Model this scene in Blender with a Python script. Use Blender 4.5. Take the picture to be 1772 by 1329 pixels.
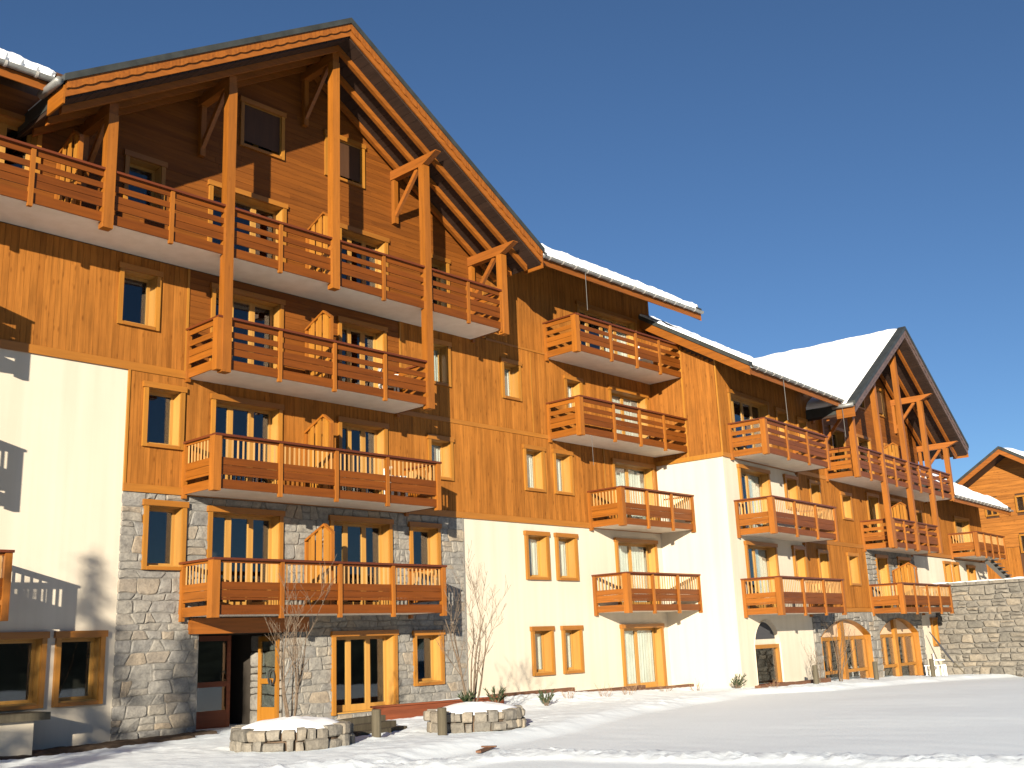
import bpy, bmesh, math, random
from mathutils import Vector, Matrix, noise
R = math.radians
for o in list(bpy.data.objects):
    bpy.data.objects.remove(o)
scene = bpy.context.scene
COL = scene.collection

# ------------------------------------------------------------ camera
YAW, PITCH, ROLL = 0.83082778, 0.24203685, -0.04208664
cam = bpy.data.cameras.new('camera')
cam.sensor_width = 36.0
cam.lens = 1828.6 / 1772 * 36
cam.clip_start = 0.1
cam.clip_end = 3000
camo = bpy.data.objects.new('camera', cam)
COL.objects.link(camo)
fw = Vector((math.sin(YAW) * math.cos(PITCH), math.cos(YAW) * math.cos(PITCH), math.sin(PITCH)))
rt = Vector((math.cos(YAW), -math.sin(YAW), 0))
up = rt.cross(fw)
r2 = rt * math.cos(ROLL) + up * math.sin(ROLL)
u2 = -rt * math.sin(ROLL) + up * math.cos(ROLL)
m = Matrix((r2, u2, -fw)).transposed().to_4x4()
m.translation = Vector((0, -21.5, 1.6))
camo.matrix_world = m
scene.camera = camo

# ------------------------------------------------------------ sky, sun, exposure
SUN_EL = 12.5
world = bpy.data.worlds.new('World')
scene.world = world
world.use_nodes = True
wn = world.node_tree
sky = wn.nodes.new('ShaderNodeTexSky')
sky.sky_type = 'NISHITA'
sky.sun_disc = False
sky.sun_elevation = R(SUN_EL)
sky.sun_rotation = R(233.7)
sky.altitude = 2200
sky.air_density = 1.0
sky.dust_density = 0.0
sky.ozone_density = 4.0
bg = wn.nodes['Background']
wn.links.new(sky.outputs[0], bg.inputs[0])
bg.inputs[1].default_value = 0.05

sun = bpy.data.lights.new('sun', 'SUN')
sun.energy = 5.0
sun.angle = R(0.53)
sun.color = (1.0, 0.90, 0.73)
suno = bpy.data.objects.new('sun', sun)
COL.objects.link(suno)
sd = Vector((1.36, 1.0, -math.tan(R(SUN_EL)) * math.hypot(1.36, 1.0)))
suno.rotation_euler = sd.to_track_quat('-Z', 'Y').to_euler()
suno.location = (-40, -40, 30)

scene.view_settings.view_transform = 'Standard'
scene.view_settings.look = 'None'
scene.view_settings.exposure = 1.2
scene.view_settings.gamma = 1.0

# ------------------------------------------------------------ materials
MATS = {}


def new_mat(name, rough=0.7, spec=0.3):
    mt = bpy.data.materials.new(name)
    mt.use_nodes = True
    n = mt.node_tree.nodes
    b = n['Principled BSDF']
    b.inputs['Roughness'].default_value = rough
    b.inputs['Specular IOR Level'].default_value = spec
    MATS[name] = mt
    return mt, mt.node_tree, b


def rand_value(nt):
    """one random number for each object and each loose piece of a mesh"""
    oi = nt.nodes.new('ShaderNodeObjectInfo')
    ge = nt.nodes.new('ShaderNodeNewGeometry')
    a = nt.nodes.new('ShaderNodeMath')
    a.operation = 'ADD'
    nt.links.new(oi.outputs['Random'], a.inputs[0])
    nt.links.new(ge.outputs['Random Per Island'], a.inputs[1])
    f = nt.nodes.new('ShaderNodeMath')
    f.operation = 'FRACT'
    nt.links.new(a.outputs[0], f.inputs[0])
    return f.outputs[0]


def ramp(nt, src, stops):
    r = nt.nodes.new('ShaderNodeValToRGB')
    e = r.color_ramp.elements
    while len(e) < len(stops):
        e.new(0.5)
    for i, (p, c) in enumerate(stops):
        e[i].position = p
        e[i].color = (*c, 1) if len(c) == 3 else c
    nt.links.new(src, r.inputs[0])
    return r.outputs[0]


def mul(nt, a, b, fac=1.0, mode='MULTIPLY'):
    x = nt.nodes.new('ShaderNodeMix')
    x.data_type = 'RGBA'
    x.blend_type = mode
    if isinstance(fac, float):
        x.inputs[0].default_value = fac
    else:
        nt.links.new(fac, x.inputs[0])
    for i, s in ((6, a), (7, b)):
        if isinstance(s, tuple):
            x.inputs[i].default_value = (*s, 1)
        else:
            nt.links.new(s, x.inputs[i])
    return x.outputs[2]


def bump(nt, b, src, strength, dist=0.01):
    n = nt.nodes.new('ShaderNodeBump')
    n.inputs['Strength'].default_value = strength
    n.inputs['Distance'].default_value = dist
    nt.links.new(src, n.inputs['Height'])
    nt.links.new(n.outputs[0], b.inputs['Normal'])


def vec_noise(nt, vec, scale, detail=3.0, rough=0.55):
    n = nt.nodes.new('ShaderNodeTexNoise')
    n.inputs['Scale'].default_value = scale
    n.inputs['Detail'].default_value = detail
    n.inputs['Roughness'].default_value = rough
    nt.links.new(vec, n.inputs['Vector'])
    return n.outputs['Fac']


def wood(name, col, axis, rough=0.55, var=0.35, knots=0.0, spec=0.35, weather=0.0):
    mt, nt, b = new_mat(name, rough, spec)
    rv = rand_value(nt)
    tc = nt.nodes.new('ShaderNodeTexCoord')
    off = nt.nodes.new('ShaderNodeVectorMath')
    off.operation = 'MULTIPLY_ADD'
    off.inputs[1].default_value = (37.3, 17.1, 53.7)
    nt.links.new(rv, off.inputs[0])
    nt.links.new(tc.outputs['Object'], off.inputs[2])
    mp = nt.nodes.new('ShaderNodeMapping')
    s = [13.0, 13.0, 13.0]
    s['xyz'.index(axis)] = 0.9
    mp.inputs['Scale'].default_value = s
    nt.links.new(off.outputs[0], mp.inputs['Vector'])
    g = vec_noise(nt, mp.outputs[0], 1.0, 5.0, 0.6)
    lo = tuple(c * (1 - var) for c in col)
    hi = tuple(min(1, c * (1 + var * 0.75)) for c in col)
    c = ramp(nt, g, [(0.3, lo), (0.52, col), (0.72, hi)])
    # each board has its own tone
    tone = ramp(nt, rv, [(0.0, (0.84, 0.81, 0.77)), (0.35, (0.97, 0.96, 0.94)), (0.7, (1.04, 1.03, 1.0)), (1.0, (1.12, 1.13, 1.12))])
    c = mul(nt, c, tone)
    if knots:
        mk = nt.nodes.new('ShaderNodeMapping')
        sk = [7.0, 7.0, 7.0]
        sk['xyz'.index(axis)] = 2.3
        mk.inputs['Scale'].default_value = sk
        nt.links.new(off.outputs[0], mk.inputs['Vector'])
        v = nt.nodes.new('ShaderNodeTexVoronoi')
        v.inputs['Scale'].default_value = 1.0
        v.inputs['Randomness'].default_value = 1.0
        nt.links.new(mk.outputs[0], v.inputs['Vector'])
        kf = ramp(nt, v.outputs['Distance'], [(0.05, (1, 1, 1)), (0.2, (0, 0, 0))])
        kd = mul(nt, c, (0.36, 0.27, 0.2))
        kf2 = nt.nodes.new('ShaderNodeMath')
        kf2.operation = 'MULTIPLY'
        kf2.inputs[1].default_value = knots
        nt.links.new(kf, kf2.inputs[0])
        c = mul(nt, c, kd, kf2.outputs[0], 'MIX')
    if weather:
        gp = nt.nodes.new('ShaderNodeNewGeometry')
        w = vec_noise(nt, gp.outputs['Position'], 0.45, 5.0, 0.65)
        wf = ramp(nt, w, [(0.4, (1, 1, 1)), (0.7, (1 - weather, 1 - weather, 1 - weather * 0.8))])
        c = mul(nt, c, wf)
    nt.links.new(c, b.inputs['Base Color'])
    bump(nt, b, g, 0.25, 0.004)
    return mt


WALLC = (0.275, 0.102, 0.0175)
wood('wood_plank', WALLC, 'z', 0.65, 0.33, 0.6, 0.12, 0.22)
wood('wood_plank_y', WALLC, 'y', 0.6, 0.3, 0.6, 0.25)
wood('wood_board', (0.152, 0.046, 0.005), 'x', 0.6, 0.25, 0.3, 0.25)
wood('wood_slat_x', (0.128, 0.034, 0.003), 'x', 0.45, 0.25, 0.0, 0.3)
wood('wood_slat_y', (0.215, 0.068, 0.006), 'y', 0.45, 0.25, 0.0, 0.4)
wood('wood_post', (0.244, 0.081, 0.0089), 'z', 0.45, 0.22, 0.25, 0.4)
wood('wood_beam_y', (0.234, 0.073, 0.0089), 'y', 0.5, 0.25, 0.25)
wood('wood_beam_x', (0.219, 0.068, 0.0083), 'x', 0.5, 0.25, 0.25)
wood('wood_frame', (0.291, 0.122, 0.0160), 'z', 0.4, 0.15, 0.0, 0.45)
wood('wood_frame_x', (0.260, 0.099, 0.0128), 'x', 0.4, 0.15, 0.0, 0.45)
wood('wood_baluster', (0.42, 0.235, 0.085), 'z', 0.4, 0.12)
wood('wood_reveal', (0.36, 0.185, 0.042), 'z', 0.4, 0.12, 0.0, 0.4)
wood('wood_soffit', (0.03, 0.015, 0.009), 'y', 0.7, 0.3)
wood('wood_rail', (0.104, 0.024, 0.0057), 'x', 0.4, 0.2, 0.0, 0.5)
wood('wood_rail_y', (0.104, 0.024, 0.0057), 'y', 0.4, 0.2, 0.0, 0.5)
wood('wood_dark', (0.058, 0.026, 0.0115), 'z', 0.55, 0.2)
wood('wood_grey', (0.085, 0.072, 0.05), 'z', 0.85, 0.35, 0.3, 0.2)
wood('wood_edging', (0.13, 0.06, 0.032), 'x', 0.8, 0.3)
wood('wood_redbrown', (0.139, 0.035, 0.0115), 'x', 0.6, 0.3)


def plaster(name, col, dirt=0.06, low=0.0):
    mt, nt, b = new_mat(name, 0.92, 0.15)
    tc = nt.nodes.new('ShaderNodeTexCoord')
    a = vec_noise(nt, tc.outputs['Object'], 0.35, 5.0, 0.6)
    c = ramp(nt, a, [(0.3, tuple(x * (1 - dirt) for x in col)), (0.65, col)])
    # faint rain streaks
    mp = nt.nodes.new('ShaderNodeMapping')
    mp.inputs['Scale'].default_value = (3.0, 3.0, 0.12)
    nt.links.new(tc.outputs['Object'], mp.inputs['Vector'])
    st = vec_noise(nt, mp.outputs[0], 1.0, 4.0)
    c = mul(nt, c, ramp(nt, st, [(0.35, (0.93, 0.92, 0.90)), (0.6, (1, 1, 1))]))
    nt.links.new(c, b.inputs['Base Color'])
    f = vec_noise(nt, tc.outputs['Object'], 38.0, 3.0)
    bump(nt, b, f, 0.35, 0.006)
    return mt


plaster('plaster', (0.525, 0.463, 0.372))
plaster('concrete', (0.74, 0.66, 0.55), 0.12)
plaster('mortar', (0.20, 0.188, 0.17), 0.25)
plaster('tympanum', (0.52, 0.36, 0.23), 0.05)


def stone_mat(name, cols, rough=0.9):
    mt, nt, b = new_mat(name, rough, 0.2)
    rv = rand_value(nt)
    n = len(cols)
    c = ramp(nt, rv, [(i / (n - 1), cols[i]) for i in range(n)])
    tc = nt.nodes.new('ShaderNodeTexCoord')
    off = nt.nodes.new('ShaderNodeVectorMath')
    off.operation = 'MULTIPLY_ADD'
    off.inputs[1].default_value = (31.0, 47.0, 23.0)
    nt.links.new(rv, off.inputs[0])
    nt.links.new(tc.outputs['Object'], off.inputs[2])
    a = vec_noise(nt, off.outputs[0], 5.0, 6.0, 0.65)
    c = mul(nt, c, ramp(nt, a, [(0.25, (0.55, 0.55, 0.56)), (0.5, (0.98, 0.97, 0.95)), (0.75, (1.25, 1.22, 1.15))]))
    sp = vec_noise(nt, off.outputs[0], 22.0, 3.0, 0.6)
    c = mul(nt, c, ramp(nt, sp, [(0.3, (0.78, 0.77, 0.76)), (0.55, (1.04, 1.03, 1.02))]))
    nt.links.new(c, b.inputs['Base Color'])
    bump(nt, b, a, 0.9, 0.03)
    return mt


stone_mat('stone', [(0.175, 0.17, 0.16), (0.215, 0.203, 0.183), (0.19, 0.185, 0.177), (0.235, 0.215, 0.185), (0.20, 0.193, 0.18), (0.25, 0.208, 0.16), (0.18, 0.176, 0.17), (0.22, 0.209, 0.192)])
stone_mat('stone_rough', [(0.14, 0.132, 0.12), (0.20, 0.182, 0.155), (0.165, 0.152, 0.132), (0.235, 0.205, 0.165), (0.125, 0.118, 0.105), (0.205, 0.19, 0.165)])


def simple(name, col, rough=0.6, spec=0.3, metal=0.0, nscale=0.0, nvar=0.2):
    mt, nt, b = new_mat(name, rough, spec)
    b.inputs['Metallic'].default_value = metal
    if nscale:
        tc = nt.nodes.new('ShaderNodeTexCoord')
        a = vec_noise(nt, tc.outputs['Object'], nscale, 4.0)
        c = ramp(nt, a, [(0.3, tuple(x * (1 - nvar) for x in col)), (0.7, tuple(min(1, x * (1 + nvar)) for x in col))])
        nt.links.new(c, b.inputs['Base Color'])
    else:
        b.inputs['Base Color'].default_value = (*col, 1)
    return mt


simple('roof_metal', (0.042, 0.045, 0.042), 0.5, 0.4, 0.3, 3.0, 0.25)
simple('barge_brown', (0.10, 0.065, 0.055), 0.5, 0.4, 0.0, 4.0, 0.25)
simple('zinc', (0.22, 0.22, 0.21), 0.5, 0.4, 0.4, 6.0, 0.25)
simple('zinc_pale', (0.42, 0.40, 0.37), 0.5, 0.5, 0.2)
simple('tile', (0.10, 0.095, 0.09), 0.8, 0.2, 0.0, 8.0, 0.35)
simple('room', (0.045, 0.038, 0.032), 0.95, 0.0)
simple('curtain', (0.72, 0.68, 0.60), 0.9, 0.1, 0.0, 2.0, 0.1)
simple('metal_black', (0.03, 0.03, 0.03), 0.4, 0.5)
simple('white_plastic', (0.75, 0.74, 0.70), 0.5, 0.4)
simple('iron', (0.08, 0.075, 0.07), 0.6, 0.4, 0.4)
simple('bark', (0.12, 0.088, 0.062), 0.9, 0.1, 0.0, 20.0, 0.35)
simple('twig_dry', (0.24, 0.15, 0.085), 0.9, 0.1)
simple('needle', (0.026, 0.042, 0.016), 0.7, 0.2, 0.0, 6.0, 0.5)
simple('soil', (0.085, 0.06, 0.042), 0.95, 0.1, 0.0, 4.0, 0.5)
simple('fabric_dark', (0.05, 0.05, 0.055), 0.9, 0.1)
simple('brass', (0.55, 0.40, 0.15), 0.3, 0.5, 0.8)


def snow_mat(name, tint, bs):
    mt, nt, b = new_mat(name, 0.75, 0.25)
    tc = nt.nodes.new('ShaderNodeTexCoord')
    a = vec_noise(nt, tc.outputs['Object'], 0.5, 4.0)
    c = ramp(nt, a, [(0.3, tuple(x * 0.96 for x in tint)), (0.7, tint)])
    nt.links.new(c, b.inputs['Base Color'])
    f = vec_noise(nt, tc.outputs['Object'], 16.0, 5.0, 0.65)
    bump(nt, b, f, bs, 0.02)
    return mt


snow_mat('snow', (0.79, 0.85, 0.89), 0.35)
snow_mat('snow_roof', (0.88, 0.89, 0.91), 0.15)


def glass_mat():
    mt = bpy.data.materials.new('glass')
    mt.use_nodes = True
    nt = mt.node_tree
    nt.nodes.clear()
    out = nt.nodes.new('ShaderNodeOutputMaterial')
    mix = nt.nodes.new('ShaderNodeMixShader')
    tr = nt.nodes.new('ShaderNodeBsdfTransparent')
    tr.inputs[0].default_value = (0.80, 0.84, 0.84, 1)
    gl = nt.nodes.new('ShaderNodeBsdfGlossy')
    gl.inputs['Roughness'].default_value = 0.02
    lw = nt.nodes.new('ShaderNodeLayerWeight')
    lw.inputs[0].default_value = 0.5
    pw = nt.nodes.new('ShaderNodeMath')
    pw.operation = 'POWER'
    pw.inputs[1].default_value = 4.0
    nt.links.new(lw.outputs['Facing'], pw.inputs[0])
    fr = nt.nodes.new('ShaderNodeMath')
    fr.operation = 'MULTIPLY_ADD'
    fr.inputs[1].default_value = 0.9
    fr.inputs[2].default_value = 0.085
    nt.links.new(pw.outputs[0], fr.inputs[0])
    tc = nt.nodes.new('ShaderNodeTexCoord')
    n = vec_noise(nt, tc.outputs['Object'], 1.1, 1.0)
    bp = nt.nodes.new('ShaderNodeBump')
    bp.inputs['Strength'].default_value = 0.05
    bp.inputs['Distance'].default_value = 0.03
    nt.links.new(n, bp.inputs['Height'])
    nt.links.new(bp.outputs[0], gl.inputs['Normal'])
    nt.links.new(fr.outputs[0], mix.inputs[0])
    nt.links.new(tr.outputs[0], mix.inputs[1])
    nt.links.new(gl.outputs[0], mix.inputs[2])
    nt.links.new(mix.outputs[0], out.inputs[0])
    MATS['glass'] = mt


glass_mat()

# ------------------------------------------------------------ mesh helpers
LOC = {}


class Frame:
    """a thing: an Empty at its base; parts are given in the frame's own coordinates"""

    def __init__(self, name, label, cat, origin, rotz=0.0, base=(0, 0, 0), group=None):
        self.root = bpy.data.objects.new(name, None)
        COL.objects.link(self.root)
        self.root.empty_display_size = 0.5
        b = Vector(base)
        self.root.location = Vector(origin) + Matrix.Rotation(rotz, 3, 'Z') @ b
        self.root.rotation_euler = (0, 0, rotz)
        self.root['label'] = label
        self.root['category'] = cat
        if group:
            self.root['group'] = group
        LOC[self.root] = b

    def add(self, name, me, loc=(0, 0, 0), parent=None, rot=None, kind=None, label=None, scale=None):
        o = bpy.data.objects.new(name, me)
        COL.objects.link(o)
        p = parent or self.root
        o.parent = p
        o.location = Vector(loc) - LOC[p]
        if rot:
            o.rotation_euler = rot
        if scale:
            o.scale = scale
        if kind:
            o['kind'] = kind
        if label:
            o['label'] = label
        LOC[o] = Vector(loc)
        return o

    def box(self, name, xr, yr, zr, mat, parent=None, rot=None):
        d = (abs(xr[1] - xr[0]), abs(yr[1] - yr[0]), abs(zr[1] - zr[0]))
        return self.add(name, box_mesh(d, mat), ((xr[0] + xr[1]) / 2, (yr[0] + yr[1]) / 2, (zr[0] + zr[1]) / 2), parent, rot)


BOXES = {}
BF = [(0, 3, 2, 1), (4, 5, 6, 7), (0, 1, 5, 4), (1, 2, 6, 5), (2, 3, 7, 6), (3, 0, 4, 7)]


def mesh(name, verts, faces, mat, smooth=False):
    me = bpy.data.meshes.new(name)
    me.from_pydata([tuple(v) for v in verts], [], faces)
    me.materials.append(MATS[mat])
    if smooth:
        me.polygons.foreach_set('use_smooth', [True] * len(me.polygons))
    me.update()
    return me


def box_mesh(d, mat):
    k = (round(d[0], 3), round(d[1], 3), round(d[2], 3), mat)
    if k not in BOXES:
        x, y, z = d[0] / 2, d[1] / 2, d[2] / 2
        v = [(-x, -y, -z), (x, -y, -z), (x, y, -z), (-x, y, -z), (-x, -y, z), (x, -y, z), (x, y, z), (-x, y, z)]
        BOXES[k] = mesh('box', v, BF, mat)
    return BOXES[k]


class MB:
    """collects pieces of one part"""

    def __init__(self):
        self.v, self.f = [], []

    def poly(self, vs, fs):
        n = len(self.v)
        self.v += [tuple(x) for x in vs]
        self.f += [tuple(i + n for i in q) for q in fs]

    def box(self, xr, yr, zr):
        x0, x1 = sorted(xr)
        y0, y1 = sorted(yr)
        z0, z1 = sorted(zr)
        self.poly([(x0, y0, z0), (x1, y0, z0), (x1, y1, z0), (x0, y1, z0), (x0, y0, z1), (x1, y0, z1), (x1, y1, z1), (x0, y1, z1)], BF)

    def prism(self, pts, axis, a0, a1):
        """polygon (CCW seen against the axis) swept along an axis"""
        n = len(pts)
        def mk(p, a):
            if axis == 'y':
                return (p[0], a, p[1])
            if axis == 'x':
                return (a, p[0], p[1])
            return (p[0], p[1], a)
        vs = [mk(p, a0) for p in pts] + [mk(p, a1) for p in pts]
        fs = [tuple(range(n)), tuple(range(2 * n - 1, n - 1, -1))]
        fs += [(i, i + n, (i + 1) % n + n, (i + 1) % n) for i in range(n)]
        self.poly(vs, fs)

    def tube(self, pts, rads, n=6, cap=True):
        rings = []
        base = len(self.v)
        prev = None
        for i, p in enumerate(pts):
            a = pts[max(0, i - 1)]
            b = pts[min(len(pts) - 1, i + 1)]
            t = (Vector(b) - Vector(a)).normalized()
            ref = prev if prev is not None else (Vector((1, 0, 0)) if abs(t.x) < 0.8 else Vector((0, 1, 0)))
            s = (ref - t * ref.dot(t)).normalized()
            prev = s
            q = t.cross(s)
            for k in range(n):
                an = 2 * math.pi * k / n
                self.v.append(tuple(Vector(p) + (s * math.cos(an) + q * math.sin(an)) * rads[i]))
        for i in range(len(pts) - 1):
            for k in range(n):
                self.f.append((base + i * n + k, base + i * n + (k + 1) % n, base + (i + 1) * n + (k + 1) % n, base + (i + 1) * n + k))
        if cap:
            self.f.append(tuple(base + k for k in range(n - 1, -1, -1)))
            e = base + (len(pts) - 1) * n
            self.f.append(tuple(e + k for k in range(n)))

    def build(self, fr, name, mat, parent=None, loc=(0, 0, 0), kind=None, label=None, smooth=False, rot=None):
        L = Vector(loc)
        me = mesh(name, [Vector(x) - L for x in self.v], self.f, mat, smooth)
        return fr.add(name, me, loc, parent, rot, kind, label)

    def fix(self):
        bm = bmesh.new()
        me = bpy.data.meshes.new('t')
        me.from_pydata(self.v, [], self.f)
        bm.from_mesh(me)
        bmesh.ops.recalc_face_normals(bm, faces=bm.faces)
        bm.verts.ensure_lookup_table()
        self.v = [tuple(x.co) for x in bm.verts]
        self.f = [tuple(x.index for x in q.verts) for q in bm.faces]
        bm.free()
        bpy.data.meshes.remove(me)
        return self


def clip_poly(poly, a, b, c):
    """keep a*x + b*z <= c"""
    out = []
    for i in range(len(poly)):
        p, q = poly[i], poly[(i + 1) % len(poly)]
        dp, dq = a * p[0] + b * p[1] - c, a * q[0] + b * q[1] - c
        if dp <= 0:
            out.append(p)
        if dp * dq < 0:
            t = dp / (dp - dq)
            out.append((p[0] + (q[0] - p[0]) * t, p[1] + (q[1] - p[1]) * t))
    return out


def poly_area(p):
    return 0.5 * sum(p[i][0] * p[(i + 1) % len(p)][1] - p[(i + 1) % len(p)][0] * p[i][1] for i in range(len(p)))


def cut_holes(poly, holes):
    """trim a convex piece back to the outside of each hole (the cheapest side)"""
    for h in holes:
        x0, x1, z0, z1 = h
        xs = [p[0] for p in poly]
        zs = [p[1] for p in poly]
        if max(xs) <= x0 or min(xs) >= x1 or max(zs) <= z0 or min(zs) >= z1:
            continue
        best, ba = None, -1
        for a, b, c in ((1, 0, x0), (-1, 0, -x1), (0, 1, z0), (0, -1, -z1)):
            q = clip_poly(poly, a, b, c)
            if len(q) >= 3 and abs(poly_area(q)) > ba:
                best, ba = q, abs(poly_area(q))
        if best is None or ba < 0.006:
            return None
        poly = best
    return poly


def wall_faces(mb, x0, x1, z0, z1, holes, y=0.0, top=None):
    """a wall sheet facing -y with rectangular openings"""
    xs = sorted({x0, x1, *[min(max(h[i], x0), x1) for h in holes for i in (0, 1)]})
    zs = sorted({z0, z1, *[min(max(h[i], z0), z1) for h in holes for i in (2, 3)]})
    for i in range(len(xs) - 1):
        for j in range(len(zs) - 1):
            cx, cz = (xs[i] + xs[i + 1]) / 2, (zs[j] + zs[j + 1]) / 2
            if any(h[0] < cx < h[1] and h[2] < cz < h[3] for h in holes):
                continue
            mb.poly([(xs[i], y, zs[j]), (xs[i + 1], y, zs[j]), (xs[i + 1], y, zs[j + 1]), (xs[i], y, zs[j + 1])], [(0, 1, 2, 3)])


def stone_mesh(poly, proud, rng, mat, rough=0.02):
    """one dressed stone: polygon face with a worn rim; local origin at its centre"""
    if poly_area(poly) < 0:
        poly = poly[::-1]
    cx = sum(p[0] for p in poly) / len(poly)
    cz = sum(p[1] for p in poly) / len(poly)
    n = len(poly)
    back = [(p[0] - cx, 0.05, p[1] - cz) for p in poly]
    mid = [(p[0] - cx, -proud * 0.45, p[1] - cz) for p in poly]
    fr = []
    tx, tz = rng.uniform(-0.04, 0.04), rng.uniform(-0.05, 0.05)
    for p in poly:
        dx, dz = p[0] - cx, p[1] - cz
        L = math.hypot(dx, dz) or 1
        k = max(0.3, (L - rng.uniform(0.018, 0.04)) / L)
        fr.append((dx * k, -proud + dx * tx + dz * tz + rng.uniform(-0.006, 0.006), dz * k))
    v = back + mid + fr + [(0, -proud - rng.uniform(0, rough), 0)]
    f = []
    for a, b in ((0, n), (n, 2 * n)):
        f += [(a + i, a + (i + 1) % n, b + (i + 1) % n, b + i) for i in range(n)]
    f += [(2 * n + i, 2 * n + (i + 1) % n, 3 * n) for i in range(n)]
    return mesh('stone', v, f, mat), (cx, cz)


def rubble(x0, x1, z0, z1, rng, hs=(0.2, 0.36), ws=(0.26, 0.7), joint=0.012):
    """coursed rubble: stones with wavering bed joints and slanted perpends"""
    rows = [z0]
    while rows[-1] < z1 - hs[0] * 0.6:
        rows.append(min(z1, rows[-1] + rng.uniform(*hs)))
    rows[-1] = z1
    ph = [rng.uniform(0, 9) for _ in rows]

    def bed(k, x):
        if k == 0 or k == len(rows) - 1:
            return rows[k]
        return rows[k] + 0.05 * noise.noise(Vector((x * 1.3, ph[k] * 5, 0)))
    out = []
    for k in range(len(rows) - 1):
        x = x0
        sl = 0.0
        while x < x1 - 0.05:
            w = rng.uniform(*ws)
            if x + w > x1 - 0.18:
                w = x1 - x
            e = x + w
            s2 = rng.uniform(-0.07, 0.07) if e < x1 - 0.01 else 0.0
            a0, a1 = x - sl + joint, x + sl + joint
            b0, b1 = e - s2 - joint, e + s2 - joint
            xm = (x + e) / 2
            lo = [(a0, bed(k, a0)), (xm, bed(k, xm)), (b0, bed(k, b0))]
            hi = [(b1, bed(k + 1, b1)), (xm, bed(k + 1, xm)), (a1, bed(k + 1, a1))]
            parts = [(lo, hi)]
            h = rows[k + 1] - rows[k]
            if h > 0.27 and rng.random() < 0.3:
                t = rng.uniform(0.38, 0.62)
                md = [(p[0] + (q[0] - p[0]) * t, p[1] + (q[1] - p[1]) * t) for p, q in zip(lo, hi[::-1])]
                parts = [(lo, md[::-1]), (md, hi)]
            for l, u in parts:
                pl = [(p[0], p[1] + joint) for p in l] + [(p[0], p[1] - joint) for p in u]
                # knock the corners off
                c = []
                n = len(pl)
                for i in range(n):
                    p, q0, q1 = pl[i], pl[i - 1], pl[(i + 1) % n]
                    if i in (1, 4):
                        c.append((p[0], p[1] + rng.uniform(-0.015, 0.015)))
                        continue
                    t0, t1 = rng.uniform(0.06, 0.22), rng.uniform(0.06, 0.22)
                    c.append((p[0] + (q0[0] - p[0]) * t0, p[1] + (q0[1] - p[1]) * t0))
                    c.append((p[0] + (q1[0] - p[0]) * t1, p[1] + (q1[1] - p[1]) * t1))
                out.append(c)
            x = e
            sl = s2
    return out


def planks_v(x0, x1, z0, z1, holes, rng, w=(0.12, 0.165), top=None):
    """vertical boards with their cut-outs: list of (xa, xb, za, zb)"""
    out = []
    x = x0
    while x < x1 - 0.01:
        e = x + rng.uniform(*w)
        if e > x1 - 0.06:
            e = x1
        zt = z1 if top is None else min(z1, min(top(x), top(e)))
        segs = [(z0, zt)]
        for h in holes:
            if h[0] < e - 0.01 and h[1] > x + 0.01:
                ns = []
                for a, b in segs:
                    if h[3] <= a or h[2] >= b:
                        ns.append((a, b))
                    else:
                        if h[2] - a > 0.03:
                            ns.append((a, h[2]))
                        if b - h[3] > 0.03:
                            ns.append((h[3], b))
                segs = ns
        for a, b in segs:
            if b - a > 0.03:
                out.append((x, e, a, b))
        x = e
    return out


def boards_h(x0, x1, z0, z1, holes, rng, h=0.145, xlim=None, joints=3.4):
    """horizontal boards: list of (xa, xb, za, zb)"""
    out = []
    z = z0
    while z < z1 - 0.02:
        e = min(z1, z + h)
        a, b = x0, x1
        if xlim:
            la, lb = xlim(z)
            a, b = max(a, la), min(b, lb)
        if b - a > 0.1:
            segs = [(a, b)]
            for hh in holes:
                if hh[2] < e - 0.01 and hh[3] > z + 0.01:
                    ns = []
                    for p, q in segs:
                        if hh[1] <= p or hh[0] >= q:
                            ns.append((p, q))
                        else:
                            if hh[0] - p > 0.03:
                                ns.append((p, hh[0]))
                            if q - hh[1] > 0.03:
                                ns.append((hh[1], q))
                    segs = ns
            for p, q in segs:
                while q - p > joints * 1.5:
                    k = p + rng.uniform(joints * 0.7, joints * 1.3)
                    out.append((p, k, z, e))
                    p = k
                out.append((p, q, z, e))
        z = e
    return out

# ------------------------------------------------------------ building components


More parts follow.
